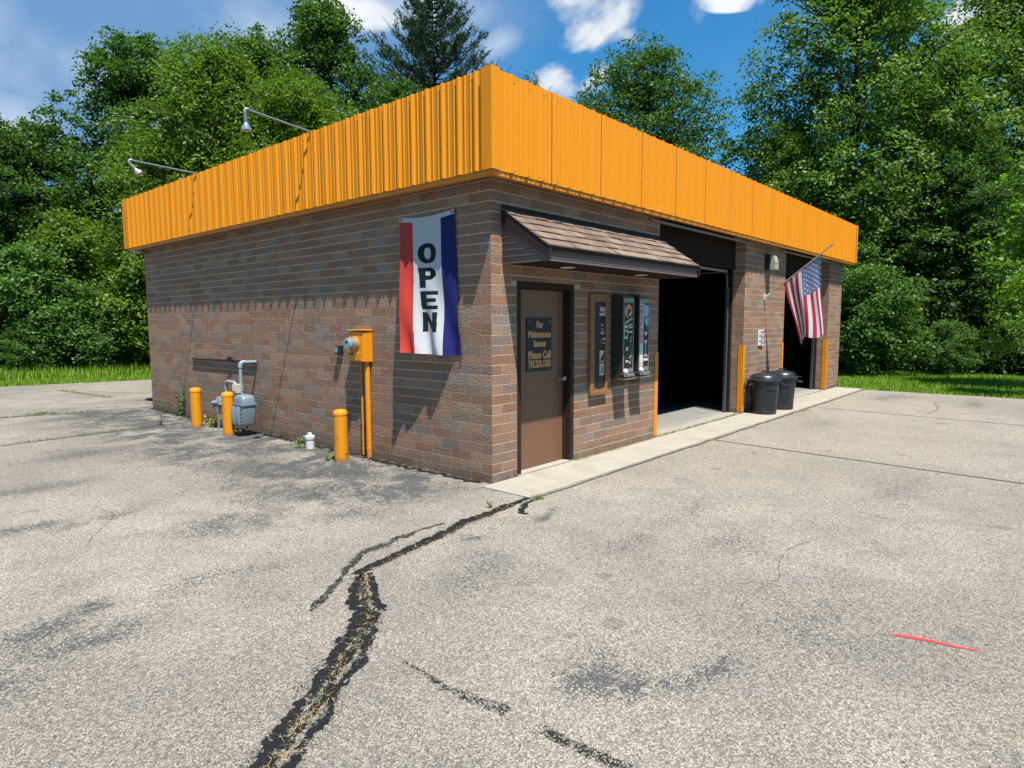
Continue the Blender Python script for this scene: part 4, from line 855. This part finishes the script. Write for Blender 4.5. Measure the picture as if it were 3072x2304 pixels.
lamp(2.82, (-1.03, 2.82, 4.065), 'flood lamp on a thin arm with bulb pointing down, nearer the building corner', 0.04, False)
lamp(6.09, (-1.16, 6.09, 4.02), 'flood lamp on a thin arm with tilted bulb, toward the far end', .75, True)

# ------------------------------------------------------------------ foliage
def leaf_mesh(name, P, N, size, wide, tone, material, parent=None, fold=.25, smooth=False):
    """P positions, N leaf normals (n,3), size (n,), one folded leaf (two quads in one diamond) each"""
    n = len(P); r = RNG.normal(size=(n, 3)); t = np.cross(N, r); t /= np.linalg.norm(t, axis=1, keepdims=True)+1e-9; b = np.cross(N, t)
    L = size[:, None]; Wd = (size*wide)[:, None]
    v0 = P-t*L*.5; v1 = P+b*Wd*.5+t*L*.05-N*L*fold*.4; v2 = P+t*L*.5-N*L*fold*.3; v3 = P-b*Wd*.5+t*L*.05-N*L*fold*.4
    V = np.stack([v0, v1, v2, v3], 1).reshape(-1, 3).astype(np.float32); F = np.arange(4*n, dtype=np.int32).reshape(n, 4)
    tri = np.concatenate([F[:, [0, 1, 2]], F[:, [0, 2, 3]]], 1).reshape(-1, 3)
    me = bpy.data.meshes.new(name); me.vertices.add(4*n); me.vertices.foreach_set('co', V.ravel()); me.loops.add(6*n); me.loops.foreach_set('vertex_index', tri.ravel().astype(np.int32))
    me.polygons.add(2*n); me.polygons.foreach_set('loop_start', np.arange(0, 6*n, 3, dtype=np.int32)); me.polygons.foreach_set('loop_total', np.full(2*n, 3, np.int32))
    me.update(calc_edges=True); a = me.attributes.new('tone', 'FLOAT', 'FACE'); a.data.foreach_set('value', np.repeat(tone, 2).astype(np.float32)); me.materials.append(material)
    o = bpy.data.objects.new(name, me); COL.objects.link(o)
    if parent: o.parent = parent
    return o
def unit(v): return v/(np.linalg.norm(v, axis=-1, keepdims=True)+1e-9)
def make_tree(name, label, loc, H, R, hb, material, seed, nlobe=14, clumps=34, leaves=60, lsize=.15, wide=.65, cat='tree', group=None, shape='round', droop=0.0, trunk_r=None, clr=.42, stem=True):
    rg = np.random.default_rng(seed); rnd = random.Random(seed)
    t = thing(name, label, cat, loc, group)
    lob = []
    for i in range(nlobe):
        h = hb+(H-hb)*((i+.5)/nlobe)**.9; fr = (h-hb)/(H-hb)
        prof = {'round': math.sin(math.pi*min(1, (.16+fr*.84)))**.55, 'spread': (1-.55*fr**2)*.95, 'oval': math.sin(math.pi*(.12+.86*fr))**.7}[shape]
        lr = R*rnd.uniform(.44, .62)*(1-.35*fr); d = max(0, R*prof-lr*.8); a = i*2.39996+rnd.uniform(-.4, .4)
        if i == nlobe-1: d *= .15
        lob.append(((d*math.cos(a), d*math.sin(a), min(h, H-lr*.75)), lr))
    lob.append(((0, 0, hb+(H-hb)*.55), R*.5)); lob.append(((0, 0, hb+(H-hb)*.3), R*.5))
    C_ = []; K = []
    for c, lr in lob:
        nc = max(6, int(clumps*(lr/(R*.42))**2)); d = unit(rg.normal(size=(nc, 3))); d[:, 2] = d[:, 2]*.9+.12
        rad = lr*(rg.uniform(.5, 1.08, nc)+(rg.uniform(0, 1, nc) < .16)*rg.uniform(.1, .38, nc)*(d[:, 2] > -.2))[:, None]; C_.append(np.array(c)+d*rad*np.array([.92, .92, 1.05])); K.append(rg.uniform(0, 1, nc))
    C_ = np.concatenate(C_); K = np.concatenate(K); ok = C_[:, 2] > hb*.6+.15; C_, K = C_[ok], K[ok]
    ax = np.zeros_like(C_); ax[:, 2] = C_[:, 2]*.75+hb*.25
    outw = unit(C_-ax)
    nl = leaves; cr = (clr*rg.uniform(.6, 1.25, len(C_)))[:, None, None]
    off = rg.normal(size=(len(C_), nl, 3))*cr*np.array([.55, .55, .30]); rr2 = np.linalg.norm(off[:, :, :2], axis=2, keepdims=True)
    off[:, :, 2:3] -= rr2*rr2*.25/np.maximum(cr, .1)+droop*rr2
    P = (C_[:, None, :]+off).reshape(-1, 3); N = unit(rg.normal(size=P.shape)*.75+np.repeat(outw, nl, 0)*.45+np.array([0, 0, .75]))
    tone = np.clip(np.repeat(K, nl)*.45+rg.uniform(0, .55, len(P)), 0, 1)
    size = lsize*rg.uniform(.65, 1.25, len(P)); P[:, 2] = np.maximum(P[:, 2], .02)
    global RNG; RNG = rg
    leaf_mesh('crown', P, N, size, wide, tone, material, t)
    if stem:
        tr = trunk_r or max(.08, H*.016); b = MB(); pts = []; x = y = 0
        for i in range(8): pts.append((x, y, H*.82*i/7)); x += rnd.uniform(-.12, .12)*H/12; y += rnd.uniform(-.12, .12)*H/12
        b.tube([(p[0], p[1], p[2]-.1 if i == 0 else p[2]) for i, p in enumerate(pts)], [tr*(1.25 if i == 0 else 1-.12*i) for i in range(8)], 10)
        for c, lr in lob:
            if c[0] == 0: continue
            z0 = max(hb*.5, c[2]-math.hypot(c[0], c[1])*.9-lr*.3); k = min(6, max(0, int(z0/(H*.82)*7))); s0 = Vector(pts[k]).lerp(Vector(pts[k+1]), .5); e_ = Vector(c)
            mid = s0.lerp(e_, .5)+Vector((rnd.uniform(-.2, .2), rnd.uniform(-.2, .2), lr*.15)); b.tube([s0, mid, e_], [tr*.42, tr*.28, tr*.12], 6, cap=False)
            for q_ in range(5):
                e2 = e_+Vector(unit(rg.normal(size=3)))*lr*.85; b.tube([mid.lerp(e_, rnd.random()), e_.lerp(e2, .5)+Vector((0, 0, .08)), e2], [tr*.16, tr*.10, tr*.04], 4, cap=False)
        o = b.build('trunk', M['bark'], t, recalc=False); o.matrix_parent_inverse = Matrix.Identity(4)
    return t
def copy_thing(t, loc, label, scale=1.0, rz=0.0, sz=None):
    r = t.copy(); COL.objects.link(r); r.location = loc; r.scale = (scale, scale, sz or scale); r.rotation_euler.z = rz; r['label'] = label
    for ch in t.children: c = ch.copy(); COL.objects.link(c); c.parent = r
    return r
GT = 'trees along the lot edge'
A = make_tree('maple_tree', 'large dark maple left of the building, tallest of the left end trees', (6.1, 26.3, -.03), 13.2, 4.2, 0.2, M['leaf_maple'], 1, 26, 54, 66, .155, group=GT, shape='round')
copy_thing(A, (3.0, 29.5, -.03), 'dark maple between the lower left one and the large one', .74, 5.0)
copy_thing(A, (.9, 28.2, -.03), 'lower maple at the far left edge of the trees', .72, 2.0)
B = make_tree('ash_tree', 'bright yellow green ash behind the roof lamps', (6.6, 20.2, -.03), 12.0, 3.7, 0.3, M['leaf_ash'], 3, 26, 54, 66, .165, .42, group=GT, droop=.35, clr=.50)
copy_thing(B, (8.0, 16.9, -.03), 'shorter bright ash just above the middle of the side fascia', .86, 1.3)
Cc = make_tree('maple_tree', 'tall maple with pointed top lobes left of the pine', (11.55, 20.4, -.03), 15.2, 3.4, 1.0, M['leaf_maple'], 5, 24, 52, 62, .15, group=GT, shape='oval')
copy_thing(Cc, (9.0, 21.3, -.03), 'slimmer maple between the ash and the tall pointed maple', .86, 2.2)
copy_thing(A, (11.6, 15.9, -.03), 'rounded maple low in front of the pine', .66, .7, .80)
F_ = make_tree('locust_tree', 'open crowned tree alone against the sky behind the roof', (23.1, 11.6, -.03), 14.4, 4.6, 3.0, M['leaf_maple'], 7, 24, 44, 60, .155, group=GT, shape='round', clr=.5)
twig_ = copy_thing(F_, (20.5, 16.4, -.03), 'thin treetop peeking over the roof right of its corner', .30, 2.2, .93)
copy_thing(F_, (19.8, 12.9, -.03), 'low tree left of the lone open crowned tree, just over the roof', .74, 2.6)
G_ = make_tree('cottonwood_tree', 'huge spreading tree right of the building, the biggest', (23.6, 2.4, -.03), 15.8, 4.8, 0.8, M['leaf_big'], 9, 34, 54, 66, .15, group=GT, shape='round', clr=.5)
copy_thing(G_, (27.6, -2.2, -.03), 'tall tree at the right edge of the photo', .93, 2.4)
copy_thing(G_, (22.2, 4.6, -.03), 'lower leafy tree above the far end of the orange fascia', .58, 1.1, .56)
copy_thing(A, (22.0, -1.4, -.03), 'middle height dark tree under the big right hand tree', .60, 3.0, .58)
I_ = make_tree('young_maple_tree', 'bright young maple reaching in at the right edge', (15.5, -4.25, -.03), 5.9, 2.0, 2.2, M['leaf_young'], 12, 9, 26, 34, .12, group='young bright trees at the right', shape='spread', clr=.30, trunk_r=.05)
copy_thing(I_, (13.3, -3.75, -.03), 'smallest bright sapling low at the right edge', .50, 1.0)
S1 = make_tree('shrub', 'rounded green shrub just right of the building end', (17.7, .3, -.03), 3.3, 1.7, .15, M['leaf_shrub'], 14, 11, 34, 46, .10, cat='shrub', group='shrubs at the tree line', clr=.28, trunk_r=.04)
for (x, y, s, z, l) in ((18.9, -1.5, .50, .50, 'lower shrub beside the rounded one near the building end'), (22.0, -4.0, .9, .9, 'dark shrub under the right hand trees'), (19.4, 1.6, 1.15, 1.3, 'taller shrub behind the rounded one'),
                        (20.2, -5.4, .9, 1.0, 'shrub at the right edge of the tree line')): copy_thing(S1, (x, y, -.03), l, s, x*3, z)
S2 = make_tree('shrub', 'tall leafy bush beside the far end of the side wall', (3.6, 19.9, -.03), 5.0, 1.5, .2, M['leaf_ash'], 15, 12, 36, 46, .125, cat='shrub', group='shrubs at the tree line', clr=.34, trunk_r=.05)
S3 = make_tree('shrub', 'broad bush covering the left end of the tree line', (.7, 21.9, -.03), 4.2, 2.0, .2, M['leaf_shrub'], 16, 13, 38, 46, .125, cat='shrub', group='shrubs at the tree line', clr=.34, trunk_r=.05)
for src, x, y, s, z, l in ((S3, 1.9, 20.9, .75, .72, 'middle sized bush right of the broad left one'), (S3, 2.9, 20.0, .58, .58, 'small bush before the tall one near the side wall'), (S3, .5, 20.6, .42, .42, 'lowest bush on the lawn at left'),
                           (S2, 4.9, 22.5, 1.1, 1.15, 'tall bush behind the end of the side wall'), (S3, -2.2, 23.2, 1.0, 1.05, 'bush past the left edge of the photo'), (S2, 2.2, 22.6, 1.1, 1.1, 'upright bush at the back of the left thicket')):
    copy_thing(src, (x, y, -.03), l, s, x*2.1+y, z)
# pine
def make_pine(loc, H, R, seed):
    t = thing('pine_tree', 'dark narrow topped pine rising behind the roof corner', 'tree', loc, GT); rg = np.random.default_rng(seed); rnd = random.Random(seed); b = MB()
    b.tube([(0, 0, -.1), (.1, 0, H*.5), (0, .1, H*.98)], [.24, .15, .02], 8); TP = []; TD = []
    z = 2.2
    while z < H*.985:
        fr = 1-(z/H); nb = 6
        for k in range(nb):
            a = rnd.uniform(0, 6.28); L = R*(min(1, fr*1.75+.07))*rnd.uniform(.6, 1.2); pts = []
            for i in range(7):
                s = i/6; pts.append((math.cos(a)*L*s, math.sin(a)*L*s, z+L*(.10*s+.40*s*s)))
            b.tube(pts, [.04*(1-.13*i) for i in range(7)], 4, cap=False)
            for i in range(max(4, int(L*8))):
                s = .25+.75*rnd.random()**.8; q = Vector(pts[int(s*5.99)]); sd = Vector((rnd.uniform(-1, 1), rnd.uniform(-1, 1), rnd.uniform(-.1, .9)))*.28*L/R*1.6
                TP.append(q+sd); TD.append(Vector((math.cos(a)*.6, math.sin(a)*.6, .75))+sd*.8)
        z += .30*(.6+fr)
    TP = np.array(TP); TD = unit(np.array(TD)); nn = 17; n = len(TP)
    s = rg.uniform(0, 1, (n, nn, 1)); P0 = TP[:, None, :]+TD[:, None, :]*(s*.34-.1); dirs = unit(TD[:, None, :]*.8+rg.normal(size=(n, nn, 3))*.65)
    P = (P0+dirs*.07).reshape(-1, 3); dirs = dirs.reshape(-1, 3); side = unit(np.cross(dirs, rg.normal(size=dirs.shape))); L = .10*rg.uniform(.7, 1.2, len(P))[:, None]; Wd = .016
    V = np.stack([P-dirs*L, P+side*Wd, P+dirs*L, P-side*Wd], 1).reshape(-1, 3); m_ = len(P)
    me = bpy.data.meshes.new('crown'); me.vertices.add(4*m_); me.vertices.foreach_set('co', V.astype(np.float32).ravel()); me.loops.add(4*m_); me.loops.foreach_set('vertex_index', np.arange(4*m_, dtype=np.int32))
    me.polygons.add(m_); me.polygons.foreach_set('loop_start', np.arange(0, 4*m_, 4, dtype=np.int32)); me.polygons.foreach_set('loop_total', np.full(m_, 4, np.int32)); me.update(calc_edges=True)
    a_ = me.attributes.new('tone', 'FLOAT', 'FACE'); a_.data.foreach_set('value', rg.uniform(0, 1, m_).astype(np.float32)); me.materials.append(M['needle']); o = bpy.data.objects.new('crown', me); COL.objects.link(o); o.parent = t
    o = b.build('trunk', M['bark'], t, recalc=False); o.matrix_parent_inverse = Matrix.Identity(4); return t
make_pine((16.5, 19.0, -.03), 17.3, 5.6, 21)
# undergrowth: dark thicket behind the front shrubs
def thicket(name, segs, n, material, size):
    rg = np.random.default_rng(5); P = []
    for (x0, y0, x1, y1, dep, h, frac) in segs:
        k = int(n*frac); s = rg.uniform(0, 1, k); a = math.atan2(y1-y0, x1-x0); dd = rg.uniform(0, 1, k)*dep; ph = rg.uniform(0, 6.28)
        hh = h*(.55+.45*np.sin(s*23+ph)*np.sin(s*9+1)); z = rg.uniform(0, 1, k)**.8*hh; P.append(np.stack([x0+(x1-x0)*s-math.sin(a)*dd, y0+(y1-y0)*s+math.cos(a)*dd, z], 1))
    P = np.concatenate(P); N = unit(rg.normal(size=P.shape)+np.array([-.3, -.3, .8])); global RNG; RNG = rg
    o = leaf_mesh(name, P, N, size*rg.uniform(.6, 1.3, len(P)), .7, rg.uniform(0, 1, len(P)), material)
    return o
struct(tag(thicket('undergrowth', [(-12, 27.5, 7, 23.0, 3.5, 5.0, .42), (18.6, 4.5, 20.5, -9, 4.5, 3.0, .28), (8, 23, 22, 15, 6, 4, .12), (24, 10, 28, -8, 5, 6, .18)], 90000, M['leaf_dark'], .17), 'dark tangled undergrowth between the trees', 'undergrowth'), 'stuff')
# lawn blades, tufts and straw
def blades(name, pts, h, wdt, material, lean=.5, seed=1):
    rg = np.random.default_rng(seed); n = len(pts); P = np.array(pts, float); hh = h*rg.uniform(.5, 1.3, n)
    a = rg.uniform(0, 6.283, n); d = np.stack([np.cos(a), np.sin(a), np.zeros(n)], 1); s = np.stack([-np.sin(a), np.cos(a), np.zeros(n)], 1)*wdt; ln = rg.uniform(.1, lean, n)[:, None]
    V = np.stack([P-s, P+s, P+d*ln*hh[:, None]+np.array([0, 0, 1])*hh[:, None]*np.maximum(.12, 1-ln*.6)], 1).reshape(-1, 3)
    me = bpy.data.meshes.new(name); me.vertices.add(3*n); me.vertices.foreach_set('co', V.astype(np.float32).ravel()); me.loops.add(3*n); me.loops.foreach_set('vertex_index', np.arange(3*n, dtype=np.int32))
    me.polygons.add(n); me.polygons.foreach_set('loop_start', np.arange(0, 3*n, 3, dtype=np.int32)); me.polygons.foreach_set('loop_total', np.full(n, 3, np.int32)); me.update(calc_edges=True)
    t = me.attributes.new('tone', 'FLOAT', 'FACE'); t.data.foreach_set('value', rg.uniform(0, 1, n).astype(np.float32)); me.materials.append(material); o = bpy.data.objects.new(name, me); COL.objects.link(o); return o
rg = np.random.default_rng(3); P = []
n = 52000; x = rg.uniform(-9, 7, n); ye = 16.9-.25*(x+1)+.12*np.sin(x*5)+rg.normal(0, .05, n); P.append(np.stack([x, ye+rg.uniform(0, 1, n)**1.3*6, np.full(n, -.03)], 1))
n = 56000; y = rg.uniform(-9, 2.5, n); xe = 12.46+.05*np.sin(y*4)+rg.normal(0, .035, n); P.append(np.stack([xe+rg.uniform(0, 1, n)**1.2*7, y, np.full(n, -.03)], 1))
struct(tag(blades('lawn_grass', np.concatenate(P), .10, .010, M['blade'], seed=4), 'short green grass along the lot edge', 'grass'), 'stuff')
n = 9000; x = rg.uniform(-9, 5, n); struct(tag(blades('tall_grass', np.stack([x, 16.95-.25*(x+1)+2.2+rg.uniform(0, 1.8, n), np.full(n, -.03)], 1), .42, .013, M['blade'], lean=.7, seed=6), 'longer weedy grass in front of the left bushes', 'grass'), 'stuff')
def along(poly, n, sp, z=.005, rg=rg):
    p = np.array(poly, float); L = np.r_[0, np.cumsum(np.linalg.norm(np.diff(p, axis=0), axis=1))]; s = rg.uniform(0, L[-1], n)
    out = np.stack([np.interp(s, L, p[:, 0]), np.interp(s, L, p[:, 1]), np.full(n, z)], 1); out[:, :2] += rg.normal(0, sp, (n, 2)); return out
mid = [((a[0]+b_[0])/2, (a[1]+b_[1])/2) for a, b_ in zip(leftb, rightb)]
P = np.concatenate([along(mid, 300, .020), along([(-.4, -.64), (-2.2, -.92)], 150, .018), along([(.05, -.50), (-.08, -.62)], 260, .05, .008), along([(1.42, -.03), (3.3, -.02)], 500, .012, .016), along([(3.3, -.68), (4.2, -.68)], 160, .03), along([(6.9, -.69), (7.6, -.69)], 120, .05)])
struct(tag(blades('dry_straw', P, .032, .0022, M['straw'], lean=2.2, seed=7), 'dry tan straw caught in the pavement cracks', 'dead grass'), 'stuff')
P = np.concatenate([along(mid[2:8], 60, .014), along([(-1.82, 9.83), (-1.5, 9.75)], 260, .10), along([(-3.2, 9.95), (-1.0, 9.5)], 400, .04), along([(-.9, 6.7), (-2.6, 6.52)], 160, .04), along([(.05, 11.6), (-.28, 14.5)], 500, .05), along([(-.02, .4), (-.02, 9)], 120, .018), along([(3.44, .0), (6.3, .0)], 260, .012, .016), along([(-.2, -.68), (-.12, -.72)], 40, .02)])
struct(tag(blades('crack_weeds', P, .05, .004, M['weed'], lean=.9, seed=8), 'tiny green weeds growing from the pavement cracks', 'weeds'), 'stuff')
def weed(name, label, x, y, h, r, n, size, material, seed):
    rg = np.random.default_rng(seed); t = thing(name, label, 'weed', (x, y, 0)); b = MB(); ns = 5; P = []
    for k in range(ns):
        a = rg.uniform(0, 6.28); e_ = np.array([math.cos(a)*r, math.sin(a)*r, h*rg.uniform(.65, 1)]); b.tube([(0, 0, -.01), tuple(e_*np.array([.35, .35, .55])), tuple(e_)], [.004, .003, .0015], 5, cap=False)
        s = rg.uniform(.1, 1, max(1, n//ns))[:, None]; P.append(s*e_*np.array([.8, .8, 1])+rg.normal(0, size*.45, (n//ns, 3)))
    P = np.concatenate(P); P[:, 2] = np.maximum(P[:, 2], .008); N = unit(rg.normal(size=P.shape)+np.array([-.2, -.2, .9])); global RNG; RNG = rg
    o = b.build('stem', material, t, recalc=False); o.matrix_parent_inverse = Matrix.Identity(4)
    leaf_mesh('leaves', P, N, size*rg.uniform(.6, 1.3, len(P)), .45, rg.uniform(0, 1, len(P)), material, t)
weed('tall_weed', 'tall green weed against the brick near the far end', -.09, 7.56, .52, .10, 260, .045, M['weed'], 31)
weed('small_weed', 'small pale weed left of the tall one by the wall', -.10, 8.25, .25, .10, 60, .04, M['weed'], 32)
weed('dandelion', 'yellow green leafy weed between the two left bollards', -.24, 5.88, .22, .14, 90, .08, leafmat('yellowing_leaves', (.36, .40, .06), .3), 33)
weed('small_weed', 'small weed tight beside the white cleanout', -.27, 3.24, .14, .05, 40, .05, M['weed'], 34)
weed('small_weed', 'low leafy weed at the foot of the near bollard', -.44, 2.27, .07, .07, 26, .05, M['leaf_young'], 35)
weed('small_weed', 'tiny weed by the tar line below the building corner', -.62, -.55, .06, .03, 20, .03, M['weed'], 36)
weed('small_weed', 'thin weed in the joint short of the far bollard', -.72, 6.72, .2, .08, 40, .035, M['weed'], 37)
# twig of dead leaves lying on the joint near the bins
b = MB()
for k in range(7): a = k*.9; b.tube([(7.7, -.74, .01), (7.7+.09*math.cos(a), -.74+.05*math.sin(a), .03), (7.7+.17*math.cos(a), -.74+.09*math.sin(a), .012)], .0045, 5)
tag(b.build('dead_twig', M['straw']), 'small brown dead twig on the joint in front of the bins', 'twig')
